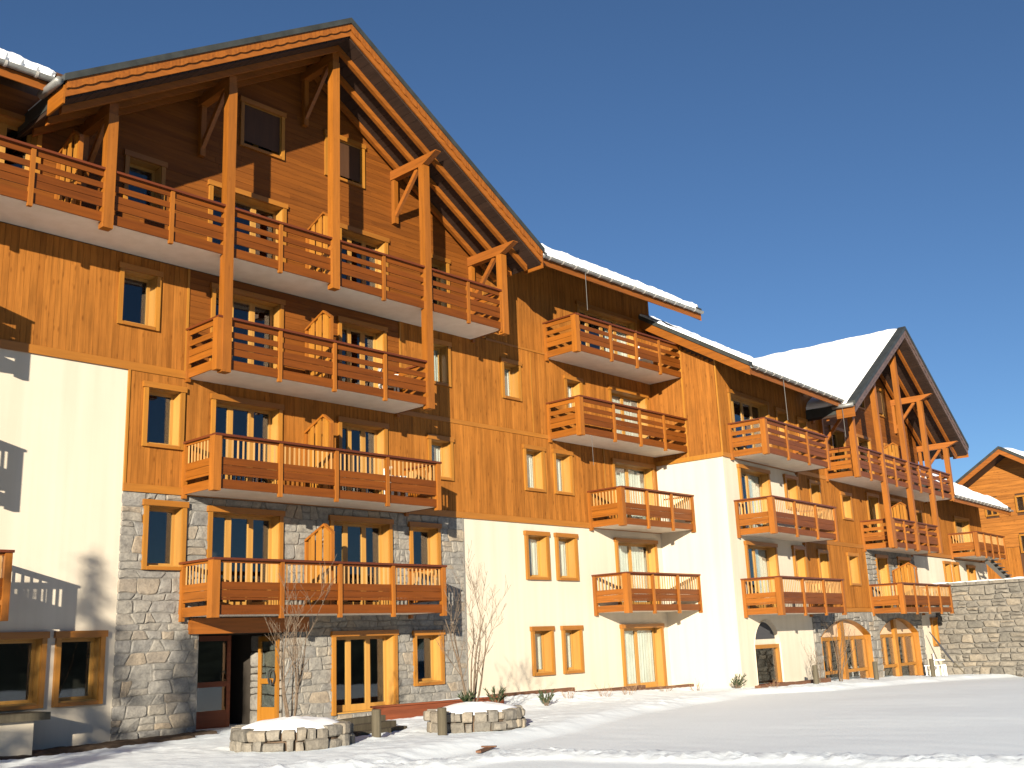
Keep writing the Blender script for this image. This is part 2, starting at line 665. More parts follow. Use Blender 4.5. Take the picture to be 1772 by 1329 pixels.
def window(fr, u0, u1, z0, z1, lights=1, door=False, depth=0.33, y=0.0, curtain=0.0, head=0.13, over=0.035, jamb=0.1):
    """wood-lined opening: casing, lintel, sill, sash with panes; returns the hole in the wall"""
    a, b, c, d = u0 + jamb - 0.02, u1 - jamb + 0.02, z0 + (0.02 if door else 0.075), z1 - head + 0.02
    cx, cz = (a + b) / 2, (c + d) / 2
    lin = MB()
    t = 0.03
    lin.box((a, a + t), (y - 0.03, y + depth), (c, d))
    lin.box((b - t, b), (y - 0.03, y + depth), (c, d))
    lin.box((a + t, b - t), (y - 0.03, y + depth), (d - t, d))
    lin.box((a + t, b - t), (y - 0.03, y + depth), (c, c + t))
    w = lin.build(fr, 'door' if door else 'window', 'wood_reveal', None, (cx, y + depth / 2, cz))
    p = y - 0.085
    for s in ((u0, u0 + jamb), (u1 - jamb, u1)):
        fr.box('casing', s, (p, y), (z0, z1 - head), 'wood_frame', w)
    fr.box('lintel', (u0 - over, u1 + over), (p - 0.02, y), (z1 - head, z1), 'wood_frame_x', w)
    if not door:
        fr.box('sill', (u0 + jamb, u1 - jamb), (p - 0.01, y), (z0 + 0.0, z0 + 0.075), 'wood_frame_x', w)
    # sashes
    ys = y + depth - 0.09
    n = lights
    W = (b - a - 2 * t) / n
    for i in range(n):
        x0 = a + t + i * W
        x1 = x0 + W
        st = 0.075 if n > 1 else 0.065
        s = MB()
        zb = c + t
        low = 0.16 if door else 0.065
        s.box((x0, x0 + st), (ys, ys + 0.06), (zb, d - t))
        s.box((x1 - st, x1), (ys, ys + 0.06), (zb, d - t))
        s.box((x0 + st, x1 - st), (ys + 0.002, ys + 0.058), (d - t - 0.07, d - t))
        s.box((x0 + st, x1 - st), (ys + 0.002, ys + 0.058), (zb, zb + low))
        s.build(fr, 'sash', 'wood_reveal', w, ((x0 + x1) / 2, ys, cz))
        fr.box('pane', (x0 + st - 0.01, x1 - st + 0.01), (ys + 0.025, ys + 0.033), (zb + low - 0.01, d - t - 0.06), 'glass', w)
    if curtain:
        cm = MB()
        x0, x1 = a + t, a + t + (b - a) * abs(curtain)
        if curtain < 0:
            x0, x1 = b - t - (b - a) * abs(curtain), b - t
        k = max(8, int((x1 - x0) / 0.045))
        yc = y + depth + 0.005
        pts = [(x0 + (x1 - x0) * i / k, yc + 0.025 * math.sin(i * 1.9) + 0.01 * math.sin(i * 0.7)) for i in range(k + 1)]
        for i in range(k):
            (xa, ya), (xb, yb) = pts[i], pts[i + 1]
            cm.poly([(xa, ya, c + 0.03), (xb, yb, c + 0.03), (xb, yb, d), (xa, ya, d)], [(0, 1, 2, 3)])
        cm.build(fr, 'curtain', 'curtain', w, ((x0 + x1) / 2, yc, cz), smooth=True)
    return (a, b, c, d)


SLAT = [(0.042, 0.15), (0.265, 0.375), (0.45, 0.578), (0.588, 0.72), (0.82, 1.0)]
PANEL = [(0.042, 0.085), (0.425, 0.56), (0.568, 0.695), (0.70, 0.745), (0.83, 1.0)]


def balcony(fr, u0, u1, zr, style, posts, left=True, right=True, depth=1.35, y0=0.0, cornerL=True, cornerR=True):
    yf = y0 - depth
    H = 1.2
    b = fr.box('balcony', (u0 + 0.04, u1 - 0.04), (yf + 0.05, y0), (zr - 1.19, zr - 1.05), 'concrete')
    fr.box('handrail', (u0 - 0.07, u1 + 0.07), (yf - 0.09, yf + 0.07), (zr - 0.05, zr), 'wood_rail', b)
    sides = [s for s, on in ((u0, left), (u1, right)) if on]
    for s in sides:
        fr.box('handrail', (s - 0.07, s + 0.08), (yf + 0.07, y0), (zr - 0.05, zr - 0.002), 'wood_rail_y', b)
        fr.box('post', (s - 0.045, s + 0.05), (y0 - 0.12, y0 - 0.005), (zr - 1.29, zr - 0.05), 'wood_post', b)
    if left and cornerL:
        fr.box('post', (u0 - 0.085, u0 + 0.1), (yf - 0.075, yf + 0.12), (zr - 1.26, zr - 0.05), 'wood_post', b)
    if right and cornerR:
        fr.box('post', (u1 - 0.08, u1 + 0.05), (yf - 0.06, yf + 0.08), (zr - 1.28, zr - 0.05), 'wood_post', b)
    for p in posts:
        fr.box('post', (p - 0.045, p + 0.045), (yf - 0.06, yf + 0.03), (zr - 1.29, zr - 0.05), 'wood_post', b)
    pat = SLAT if style == 'slat' else PANEL
    us = [u0] + sorted(posts) + [u1]
    for i in range(len(us) - 1):
        a, c = us[i] + 0.005, us[i + 1] - 0.005
        for f0, f1 in pat:
            j = rnd.uniform(-0.004, 0.004)
            fr.box('slat' if style == 'slat' else 'rail_board', (a, c), (yf - 0.012 + j, yf + 0.02 + j), (zr - f1 * H, zr - f0 * H), 'wood_slat_x', b)
        if style != 'slat':
            n = max(2, round((c - a) / 0.135))
            for k in range(1, n):
                x = a + (c - a) * k / n
                fr.box('baluster', (x - 0.019, x + 0.019), (yf - 0.006, yf + 0.01), (zr - 0.43 * H, zr - 0.08 * H), 'wood_baluster', b)
    for s in sides:
        a, c = yf + 0.08, y0 - 0.1
        for f0, f1 in pat:
            fr.box('slat' if style == 'slat' else 'rail_board', (s - 0.015, s + 0.017), (a, c), (zr - f1 * H, zr - f0 * H), 'wood_slat_y', b)
        if style != 'slat':
            n = round((c - a) / 0.135)
            for k in range(1, n):
                x = a + (c - a) * k / n
                fr.box('baluster', (s - 0.006, s + 0.01), (x - 0.019, x + 0.019), (zr - 0.43 * H, zr - 0.08 * H), 'wood_baluster', b)
    return b


def screen(fr, u, z0, y0=0.0, h=1.95, d=1.12):
    """privacy screen across a balcony: upright planks in a frame with a gabled top"""
    fr_m = MB()
    ya, yb = y0 - 0.05, y0 - d
    pk = y0 - d * 0.72
    top = lambda y: z0 + h - 0.32 * max(0, (y - pk) / (ya - pk)) - (0.22 * (pk - y) / (pk - yb) if y < pk else 0)
    pts = [ya, pk, yb]
    for i in range(2):
        p, q = pts[i], pts[i + 1]
        fr_m.poly([(u - 0.05, p, top(p)), (u + 0.05, p, top(p)), (u + 0.05, q, top(q)), (u - 0.05, q, top(q)),
                   (u - 0.05, p, top(p) + 0.06), (u + 0.05, p, top(p) + 0.06), (u + 0.05, q, top(q) + 0.06), (u - 0.05, q, top(q) + 0.06)], BF)
    fr_m.box((u - 0.045, u + 0.045), (ya, ya - 0.07), (z0, top(ya)))
    fr_m.box((u - 0.045, u + 0.045), (yb, yb + 0.07), (z0, top(yb)))
    fr_m.fix()
    s = fr_m.build(fr, 'partition_screen', 'wood_post', None, (u, (ya + yb) / 2, z0))
    y = ya - 0.09
    while y > yb + 0.16:
        q = y - 0.125
        m_ = MB()
        alt = 0.026 if round((ya - y) / 0.145) % 2 else -0.02
        m_.poly([(u + alt - 0.014, q, z0 + 0.1), (u + alt + 0.014, q, z0 + 0.1), (u + alt + 0.014, y, z0 + 0.1), (u + alt - 0.014, y, z0 + 0.1),
                 (u + alt - 0.014, q, top(q)), (u + alt + 0.014, q, top(q)), (u + alt + 0.014, y, top(y)), (u + alt - 0.014, y, top(y))], BF)
        m_.build(fr, 'plank', 'wood_frame', s, (u, (q + y) / 2, z0 + h / 2))
        y = q - 0.022
    return s


def snow_sheet(fr, name, P, nu, nv, thick, amp, parent, loc, seed, edge=0.5):
    """a lying sheet of snow; P(s, t) gives the surface below it"""
    vs, fs = [], []
    for j in range(nv + 1):
        for i in range(nu + 1):
            p = P(i / nu, j / nv)
            k = thick + amp * noise.noise(Vector((p[0] * 1.7 + seed, p[1] * 1.7, p[2]))) + amp * 0.6 * noise.noise(Vector((p[0] * 5 + seed, p[1] * 5, 3)))
            if i in (0, nu) or j in (0, nv):
                k *= edge
            vs.append((p[0], p[1], p[2] + max(0.02, k)))
    n = len(vs)
    vs += [P(i / nu, j / nv) for j in range(nv + 1) for i in range(nu + 1)]
    q = lambda i, j: j * (nu + 1) + i
    for j in range(nv):
        for i in range(nu):
            fs.append((q(i, j), q(i + 1, j), q(i + 1, j + 1), q(i, j + 1)))
    for i in range(nu):
        fs.append((q(i, 0) + n, q(i + 1, 0) + n, q(i + 1, 0), q(i, 0)))
        fs.append((q(i, nv), q(i + 1, nv), q(i + 1, nv) + n, q(i, nv) + n))
    for j in range(nv):
        fs.append((q(0, j), q(0, j + 1), q(0, j + 1) + n, q(0, j) + n))
        fs.append((q(nu, j) + n, q(nu, j + 1) + n, q(nu, j + 1), q(nu, j)))
    m_ = MB()
    m_.poly(vs, fs)
    m_.fix()
    return m_.build(fr, name, 'snow_roof', parent, loc, smooth=True)


def gable(fr, cx, zu, posts, yf=-2.0, yb=7.0, hw=7.3, s=0.62, barge='wood_beam_x', snow=True):
    """projecting gable: roof slopes, barge boards, rafters, purlins with braces, tall posts"""
    rf = MB()
    for sg in (-1, 1):
        e = hw
        rf.prism([(cx, zu + 0.1), (cx + sg * e, zu + 0.1 - s * e), (cx + sg * e, zu + 0.44 - s * e), (cx, zu + 0.44)], 'y', yf + 0.0, yb)
    rf.fix()
    roof = rf.build(fr, 'gable_roof', 'roof_metal', None, (cx, yf, zu))
    for sg in (-1, 1):
        # boarding under the overhang, board by board along the ridge direction
        d = 0.0
        while d < hw - 0.02:
            e = min(hw, d + 0.24)
            m_ = MB()
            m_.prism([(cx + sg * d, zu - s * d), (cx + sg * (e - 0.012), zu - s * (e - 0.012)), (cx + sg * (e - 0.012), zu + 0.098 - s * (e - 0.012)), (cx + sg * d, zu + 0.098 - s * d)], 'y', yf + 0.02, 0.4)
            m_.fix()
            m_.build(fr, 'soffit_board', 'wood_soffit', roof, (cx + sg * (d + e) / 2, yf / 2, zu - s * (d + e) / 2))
            d = e
        # barge board: plain board, scalloped board over it, metal cap
        m_ = MB()
        m_.prism([(cx, zu + 0.05), (cx + sg * hw, zu + 0.05 - s * hw), (cx + sg * hw, zu + 0.4 - s * hw), (cx, zu + 0.4)], 'y', yf - 0.04, yf - 0.002)
        m_.fix()
        m_.build(fr, 'barge_board', barge, roof, (cx + sg * hw / 2, yf, zu - s * hw / 2))
        m_ = MB()
        n = 170
        lo = []
        for i in range(n + 1):
            dd = hw * i / n
            lo.append((cx + sg * dd, zu - s * dd + 0.235 - 0.035 * abs(math.sin(dd * math.pi / 0.33))))
        hi = [(cx + sg * hw * i / n, zu - s * hw * i / n + 0.41) for i in range(n + 1)]
        for i in range(n):
            a, b_, c, d_ = lo[i], lo[i + 1], hi[i + 1], hi[i]
            y1, y2 = yf - 0.075, yf - 0.042
            m_.poly([(a[0], y1, a[1]), (b_[0], y1, b_[1]), (c[0], y1, c[1]), (d_[0], y1, d_[1]), (a[0], y2, a[1]), (b_[0], y2, b_[1])],
                    [(0, 1, 2, 3), (0, 4, 5, 1)] if sg > 0 else [(0, 3, 2, 1), (0, 1, 5, 4)])
        m_.build(fr, 'scalloped_board', barge, roof, (cx + sg * hw / 2, yf, zu - s * hw / 2 + 0.3))
        m_ = MB()
        m_.prism([(cx, zu + 0.405), (cx + sg * (hw + 0.06), zu + 0.405 - s * (hw + 0.06)), (cx + sg * (hw + 0.06), zu + 0.56 - s * (hw + 0.06)), (cx, zu + 0.56)], 'y', yf - 0.11, yf + 0.22)
        m_.fix()
        m_.build(fr, 'metal_cap', 'roof_metal', roof, (cx + sg * hw / 2, yf, zu - s * hw / 2 + 0.5))
        # rafters
        for yr in (-1.5, -0.85, -0.2):
            m_ = MB()
            m_.prism([(cx, zu - 0.17), (cx + sg * (hw - 0.15), zu - 0.17 - s * (hw - 0.15)), (cx + sg * (hw - 0.15), zu - 0.003 - s * (hw - 0.15)), (cx, zu - 0.003)], 'y', yr - 0.055, yr + 0.055)
            m_.fix()
            m_.build(fr, 'rafter', 'wood_beam_x', roof, (cx + sg * hw / 2, yr, zu - s * hw / 2 - 0.1))
        ze_ = zu - s * hw
        fr.box('eave_fascia', (cx + sg * (hw + 0.002), cx + sg * (hw + 0.04)), (yf - 0.04, -1.3), (ze_ - 0.1, ze_ + 0.3), 'wood_slat_y', roof)
        g = MB()
        gx_, gz_ = cx + sg * (hw + 0.14), ze_ + 0.36
        g.tube([(gx_, yf - 0.05, gz_), (gx_, -1.2, gz_)], [0.085, 0.085], 10)
        g.build(fr, 'gutter', 'zinc', roof, (gx_, -1.6, gz_), smooth=True)
        if snow:
            snow_sheet(fr, 'roof_snow', lambda a, b_: (cx + sg * (0.02 + (hw - 0.1) * a), yf + 0.25 + (yb - yf - 0.3) * b_, zu + 0.44 - s * (0.02 + (hw - 0.1) * a)), 40, 44, 0.2, 0.05, roof, (cx + sg * hw / 2, 2, zu - s * hw / 2 + 0.5), 7.0 * sg + cx)
    for d, zbot in posts:
        X = cx + d
        zt = zu - 0.17 - s * abs(d)
        m_ = MB()
        if d > 0.5:
            m_.prism([(0.0, zt - 0.28), (-1.36, zt - 0.28), (-1.96, zt - 0.02), (-1.96, zt), (0.0, zt)], 'x', X - 0.1, X + 0.1)
        else:
            m_.prism([(0.0, zt - 0.28), (-1.44, zt - 0.28), (-1.44, zt), (0.0, zt)], 'x', X - 0.1, X + 0.1)
        m_.fix()
        m_.build(fr, 'purlin', 'wood_beam_y', roof, (X, -1.0, zt - 0.14))
        fr.box('tall_post', (X - 0.11, X + 0.11), (-1.46, -1.24), (zbot, zt - 0.28), 'wood_post')
        fr.box('wall_post', (X - 0.07, X + 0.07), (-0.17, -0.03), (zt - 1.62, zt - 0.28), 'wood_post', roof)
        m_ = MB()
        a, c = Vector((X, -0.12, zt - 1.4)), Vector((X, -1.1, zt - 0.28))
        nrm = Vector((0, c.z - a.z, -(c.y - a.y))).normalized() * 0.06
        v = []
        for e, sx in ((a, -0.05), (a, 0.05), (c, 0.05), (c, -0.05)):
            v.append((X + sx, e.y - nrm.y, e.z - nrm.z))
        for e, sx in ((a, -0.05), (a, 0.05), (c, 0.05), (c, -0.05)):
            v.append((X + sx, e.y + nrm.y, e.z + nrm.z))
        m_.poly(v, BF)
        m_.fix()
        m_.build(fr, 'brace', 'wood_beam_y', roof, (X, -0.6, zt - 0.8))
    return roof


def eave_roof(fr, x0, x1, ye, ze, s=0.62, depth=8.0, gut=True, seed=1.0, verge=(False, False), bare=0.0, tiles=True):
    """roof slope above a wall: boarding, fascia, gutter with brackets, tile ends, snow"""
    T = 0.26
    m_ = MB()
    m_.prism([(ye, ze), (ye + depth, ze + s * depth), (ye + depth, ze + s * depth + T), (ye, ze + T)], 'x', x0, x1)
    m_.fix()
    roof = m_.build(fr, 'roof', 'roof_metal', None, ((x0 + x1) / 2, ye, ze))
    k = 0
    while k * 0.22 < 1.8:
        a, b_ = ye + 0.02 + k * 0.22, ye + 0.02 + k * 0.22 + 0.208
        m_ = MB()
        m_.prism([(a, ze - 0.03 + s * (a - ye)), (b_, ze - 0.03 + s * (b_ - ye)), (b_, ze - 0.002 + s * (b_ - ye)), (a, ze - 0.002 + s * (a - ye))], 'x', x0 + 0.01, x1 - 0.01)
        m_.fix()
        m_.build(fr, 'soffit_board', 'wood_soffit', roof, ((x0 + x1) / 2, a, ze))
        k += 1
    fr.box('fascia', (x0, x1), (ye - 0.035, ye - 0.002), (ze - 0.07, ze + 0.14), 'wood_beam_x', roof)
    if gut:
        g = MB()
        r = 0.085
        n = 8
        yc, zc = ye - 0.13, ze + 0.2
        pr = [(yc + r * math.cos(math.pi + math.pi * i / n), zc + r * math.sin(math.pi + math.pi * i / n)) for i in range(n + 1)]
        pr += [(yc + (r - 0.012) * math.cos(math.pi * 2 - math.pi * i / n), zc + (r - 0.012) * math.sin(math.pi * 2 - math.pi * i / n)) for i in range(n + 1)]
        g.prism(pr, 'x', x0, x1)
        g.fix()
        g.build(fr, 'gutter', 'zinc', roof, ((x0 + x1) / 2, yc, zc), smooth=False)
        x = x0 + 0.3
        while x < x1:
            g = MB()
            ro = r + 0.012
            pr = [(yc + ro * math.cos(math.pi + math.pi * i / n), zc + ro * math.sin(math.pi + math.pi * i / n)) for i in range(n + 1)]
            pr += [(yc + (r + 0.002) * math.cos(math.pi * 2 - math.pi * i / n), zc + (r + 0.002) * math.sin(math.pi * 2 - math.pi * i / n)) for i in range(n + 1)]
            g.prism(pr, 'x', x - 0.025, x + 0.025)
            g.fix()
            g.build(fr, 'gutter_bracket', 'zinc_pale', roof, (x, yc, zc))
            x += 0.62
    if tiles:
        x = x0 + 0.1
        while x < x1 - 0.2:
            m_ = MB()
            pr = [(x + 0.26 * i / 5, ze + T + 0.012 + 0.035 * math.sin(math.pi * i / 5)) for i in range(6)]
            vs = [(p[0], ye - 0.14, p[1] - 0.08) for p in pr] + [(p[0], ye + 0.35, p[1] + s * 0.35 - 0.0) for p in pr]
            vs += [(x + 0.26, ye - 0.14, ze + T - 0.11), (x, ye - 0.14, ze + T - 0.11)]
            m_.poly(vs, [(i, i + 1, i + 7, i + 6) for i in range(5)] + [(0, 13, 12, 5, 4, 3, 2, 1)])
            m_.fix()
            m_.build(fr, 'roof_tile', 'tile', roof, (x + 0.13, ye, ze + T))
            x += 0.31
    for on, xx in zip(verge, (x0, x1)):
        if on:
            m_ = MB()
            sx = -0.05 if xx == x0 else 0.05
            m_.prism([(ye - 0.04, ze - 0.12), (ye + depth, ze - 0.12 + s * (depth + 0.04)), (ye + depth, ze + 0.2 + s * (depth + 0.04)), (ye - 0.04, ze + 0.2)], 'x', xx, xx + sx)
            m_.fix()
            m_.build(fr, 'barge_board', 'wood_slat_y', roof, (xx, ye + 2, ze + 1))
            m_ = MB()
            m_.prism([(ye - 0.06, ze + 0.202), (ye + depth, ze + 0.202 + s * (depth + 0.06)), (ye + depth, ze + 0.36 + s * (depth + 0.06)), (ye - 0.06, ze + 0.36)], 'x', xx - sx * 4, xx + sx * 1.8)
            m_.fix()
            m_.build(fr, 'metal_cap', 'roof_metal', roof, (xx, ye + 2, ze + 1.3))
    nx = max(8, int((x1 - x0) / 0.062))
    snow_sheet(fr, 'roof_snow', lambda a, b_: (x0 + bare + (x1 - x0 - 2 * bare) * a, ye - 0.02 + depth * b_ ** 1.5 + (0.12 * abs(math.sin((x1 - x0) * a * math.pi / 0.31)) + 0.1 * noise.noise(Vector(((x1 - x0) * a * 1.5, seed, 0)))) * (1 if b_ < 0.01 else 0), ze + T + 0.03 + s * (0.02 + depth * b_ ** 1.5)), nx, 30, 0.14, 0.13, roof, ((x0 + x1) / 2, ye + 1, ze + 0.5), seed, 0.75)
    return roof


rnd = random.Random(11)

# ============================================================ near chalet block
A = Frame('chalet_building', 'large near chalet block with tall timber gable, stone base and long upper balcony', 'building', (0, 0, 0), 0.0, (16, 0, 0))
ZR = [3.68, 6.38, 9.08, 11.77]          # handrail heights, floor by floor
FL = [z - 1.05 for z in ZR]
HA = []


def wa(*a, **k):
    HA.append(window(A, *a, **k))


# small windows
wa(10.62, 11.62, 8.87, 10.3)
wa(11.33, 12.33, 6.19, 7.66)
wa(11.45, 12.47, 3.5, 5.02)
wa(9.69, 10.71, 0.78, 2.24, depth=0.28)
wa(8.2, 9.5, 0.78, 2.24, depth=0.28, curtain=0.35)
wa(19.22, 20.3, 0.66, 2.08, curtain=0.2)
wa(19.15, 20.27, 3.5, 4.95)
wa(19.9, 20.85, 6.2, 7.45, curtain=-0.7)
wa(19.9, 20.85, 8.95, 10.3, curtain=-0.7)
wa(13.63, 14.97, 14.2, 15.56, lights=2)
wa(16.3, 17.68, 14.22, 15.56, lights=2)
wa(10.61, 11.62, 11.6, 13.05)
wa(7.3, 8.7, 11.6, 13.05, lights=2)
for a, c in ((23.8, 24.86), (25.2, 26.23)):
    wa(a, c, 3.48, 4.94, curtain=-0.8)
    wa(a + 0.1, c, 0.69, 2.11, curtain=-0.8)
    wa(a + 0.08, c - 0.02, 6.17, 7.6, curtain=-0.85)
wa(23.03, 23.9, 8.95, 10.22, curtain=-0.85)
wa(26.05, 26.95, 8.95, 10.15, curtain=-0.85)
# balcony doors
wa(13.03, 15.06, FL[0], 4.98, lights=3, door=True)
wa(16.48, 18.52, FL[0], 4.97, lights=3, door=True)
wa(13.03, 15.0, FL[1], 7.62, lights=3, door=True)
wa(16.75, 18.4, FL[1], 7.55, lights=3, door=True)
wa(12.95, 15.0, FL[2], 10.34, lights=3, door=True)
wa(16.75, 18.4, FL[2], 10.28, lights=3, door=True)
wa(12.8, 15.05, FL[3], 12.98, lights=3, door=True)
wa(16.75, 18.5, FL[3], 12.94, lights=3, door=True)
wa(19.95, 20.9, FL[3], 12.9, lights=1, door=True, curtain=0.5)
wa(28.27, 30.6, 0.0, 2.11, lights=2, door=True, curtain=0.95)
wa(28.25, 30.58, FL[0], 4.92, lights=2, door=True, curtain=0.9)
wa(28.35, 30.75, FL[1], 7.6, lights=2, door=True, curtain=0.85)
wa(28.42, 30.66, FL[2], 10.15, lights=2, door=True, curtain=0.8)
wa(26.9, 30.3, FL[3], 12.9, lights=4, door=True, curtain=-0.4)
# ground floor glazed door beside the planters
wa(16.55, 18.64, 0.12, 2.11, lights=3, door=True)
ENT = (12.9, 15.15, -0.5, 2.12)
HA.append(ENT)

XS, XP, XE = 10.97, 21.2, 31.25       # stone starts, plaster starts, end of the block
# plaster walls
m_ = MB()
wall_faces(m_, -4, XS, -0.8, 7.9, HA)
m_.build(A, 'plaster_wall', 'plaster', None, (5, 0, 4))
m_ = MB()
wall_faces(m_, XP, XE, -0.8, 5.18, HA)
m_.build(A, 'plaster_wall', 'plaster', None, (26, 0, 3))
# timber wall: backing with boards on it
m_ = MB()
wall_faces(m_, -4, XS, 7.9, 14.4, HA)
wall_faces(m_, XS, XE, 5.2, 14.4, HA)
# gable field above
m_.poly([(15.6 - 4.4, 0, 14.4), (15.6 + 4.4, 0, 14.4), (15.6, 0, 17.12)], [(0, 1, 2)])
twall = m_.build(A, 'timber_wall', 'wood_dark', None, (16, 0, 10))
rp = random.Random(5)
PL = []
PL += planks_v(5.5, 12.31, 8.06, 10.55, HA, rp)
PL += planks_v(11.0, 20.9, 5.35, 7.9, HA, rp)
PL += planks_v(18.96, 22.4, 8.03, 10.7, HA, rp)
PL += planks_v(22.4, 31.2, 8.03, 10.68, HA, rp)
PL += planks_v(20.9, 31.2, 5.35, 7.9, HA, rp)
PL += planks_v(22.4, 31.2, 10.74, 14.2, HA, rp)
PL.sort(key=lambda q: q[0])
stuff = MB()
for i, (a, b_, c, d) in enumerate(PL):
    pr = 0.026 + rp.uniform(-0.003, 0.003)
    if i < 296:
        A.box('plank', (a + 0.0025, b_ - 0.0025), (-pr, 0.0), (c, d), 'wood_plank', twall)
    else:
        stuff.box((a + 0.003, b_ - 0.003), (-pr, 0.0), (c, d))
stuff.build(A, 'plank', 'wood_plank', twall, (29, 0, 10), kind='stuff')
GZ, GX, GS = 17.2, 15.6, 0.62
lim = lambda z: (GX - (GZ + 0.06 - z) / GS, GX + (GZ + 0.06 - z) / GS)
BH = boards_h(12.37, 18.9, 8.06, 10.55, HA, rp)
BH += boards_h(3.0, 22.34, 10.6, 17.22, HA, rp, xlim=lambda z: (lim(z) if z > 13.6 else (3.0, 22.34)))
for a, b_, c, d in BH:
    pr = 0.026 + rp.uniform(-0.004, 0.004)
    A.box('weatherboard', (a + 0.002, b_ - 0.002), (-pr, 0.0), (c + 0.003, d - 0.002), 'wood_board', twall)
for xr, zr in (((5.5, 12.5), (7.87, 8.055)), ((12.5, 31.2), (7.9, 8.025)), ((XS - 0.02, 31.2), (5.17, 5.345)), ((22.4, 31.2), (10.68, 10.74)),
               ((12.31, 12.37), (8.06, 10.55)), ((18.9, 18.96), (8.06, 10.55)), ((XS - 0.02, XS + 0.03), (5.345, 7.87)), ((22.34, 22.4), (10.74, 13.9)), ((24.4, 24.44), (8.03, 10.6)), ((27.9, 27.96), (5.35, 7.9))):
    A.box('trim_board', xr, (-0.05, 0.0), zr, 'wood_frame_x' if xr[1] - xr[0] > 1 else 'wood_frame', twall)
# stone wall: mortar sheet with its stones
m_ = MB()
wall_faces(m_, XS, XP, -0.8, 5.2, HA)
swall = m_.build(A, 'stone_wall', 'mortar', None, (16, 0, 2.5))
rs = random.Random(21)
HS = [(h[0] - 0.03, h[1] + 0.03, h[2] - 0.03, h[3] + 0.05) for h in HA]
n_st = 0
rest = MB()
polys = rubble(XS - 0.03, XP + 0.04, -0.3, 5.17, rs, (0.14, 0.36), (0.17, 0.62), 0.007)
polys = [q for q in (cut_holes(p_, HS) for p_ in polys) if q and abs(poly_area(q)) > 0.012]
polys.sort(key=lambda q: -abs(poly_area(q)))
for pl in polys:
    me, (cx, cz) = stone_mesh(pl, rs.uniform(0.014, 0.036), rs, 'stone', 0.012)
    if n_st < 296:
        A.add('stone', me, (cx, 0.0, cz), swall)
    else:
        rest.poly([(q.co.x + cx, q.co.y, q.co.z + cz) for q in me.vertices], [tuple(f.vertices) for f in me.polygons])
        bpy.data.meshes.remove(me)
    n_st += 1
rest.build(A, 'stone', 'stone', swall, (16, 0, 2.5), kind='stuff')
# return of the stone facing where it stands proud of the plaster
A.box('stone_edge', (XP - 0.02, XP + 0.03), (-0.03, 0.01), (-0.3, 5.17), 'mortar', swall)
# entrance recess
DR = 1.3
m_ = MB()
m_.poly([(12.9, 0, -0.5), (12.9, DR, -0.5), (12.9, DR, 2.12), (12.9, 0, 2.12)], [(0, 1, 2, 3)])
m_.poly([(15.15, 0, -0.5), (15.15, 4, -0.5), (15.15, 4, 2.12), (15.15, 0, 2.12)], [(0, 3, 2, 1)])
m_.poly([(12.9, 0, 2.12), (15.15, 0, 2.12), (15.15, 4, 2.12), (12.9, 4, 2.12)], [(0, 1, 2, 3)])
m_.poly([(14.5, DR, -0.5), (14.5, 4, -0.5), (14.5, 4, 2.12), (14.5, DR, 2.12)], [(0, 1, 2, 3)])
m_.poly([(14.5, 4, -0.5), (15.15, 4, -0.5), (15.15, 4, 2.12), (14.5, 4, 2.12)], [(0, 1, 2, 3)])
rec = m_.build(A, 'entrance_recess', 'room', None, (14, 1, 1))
for pl in rubble(0.02, 1.3, -0.3, 2.1, rs, (0.22, 0.4), (0.3, 0.7)):
    me, (cx, cz) = stone_mesh(pl, 0.03, rs, 'stone')
    A.add('stone', me, (15.13, 1.32 - cx, cz), rec, rot=(0, 0, -math.pi / 2))


def glazed_leaf(fr, name, X0, X1, z0, z1, mat, parent_loc, axis='x', y=0.0):
    """door leaf with a tall pane above a mid rail and a low panel"""
    s = MB()
    w = 0.1
    def bx(mb, a, b, t0, t1, c, d):
        if axis == 'x':
            mb.box((a, b), (y + t0, y + t1), (c, d))
        else:
            mb.box((y + t0, y + t1), (a, b), (c, d))
    bx(s, X0, X0 + w, 0, 0.06, z0, z1)
    bx(s, X1 - w, X1, 0, 0.06, z0, z1)
    bx(s, X0 + w, X1 - w, 0.002, 0.058, z1 - 0.12, z1)
    bx(s, X0 + w, X1 - w, 0.002, 0.058, z0 + 0.95, z0 + 1.07)
    bx(s, X0 + w, X1 - w, 0.002, 0.058, z0, z0 + 0.42)
    lf = s.build(fr, name, mat, None, parent_loc)
    for c, d in ((z0 + 1.06, z1 - 0.11), (z0 + 0.41, z0 + 0.96)):
        if axis == 'x':
            fr.box('pane', (X0 + w - 0.01, X1 - w + 0.01), (y + 0.025, y + 0.035), (c, d), 'glass', lf)
        else:
            fr.box('pane', (y + 0.025, y + 0.035), (X0 + w - 0.01, X1 - w + 0.01), (c, d), 'glass', lf)
    return lf


lf = glazed_leaf(A, 'door', 13.1, 14.5, -0.02, 2.1, 'wood_redbrown', (13.8, DR - 0.1, 1), 'x', DR - 0.1)
lf = glazed_leaf(A, 'door', 0.06, 0.86, 0.0, 2.05, 'wood_frame', (15.06, 0.45, 1), 'y', 15.03)
hb = MB()
hb.tube([(14.97, 0.25 + 0.0 * k, 1.05 + 0.0) for k in range(1)] + [(14.97, 0.22 + 0.13 * math.cos(t * math.pi / 8), 1.1 + 0.17 * math.sin(t * math.pi / 8)) for t in range(-4, 13)], [0.018] * 18, 6)
hb.build(A, 'handle', 'metal_black', lf, (14.97, 0.22, 1.1))
A.box('entrance_beam', (12.62, 15.8), (-0.13, 0.02), (2.12, 2.46), 'wood_beam_x')
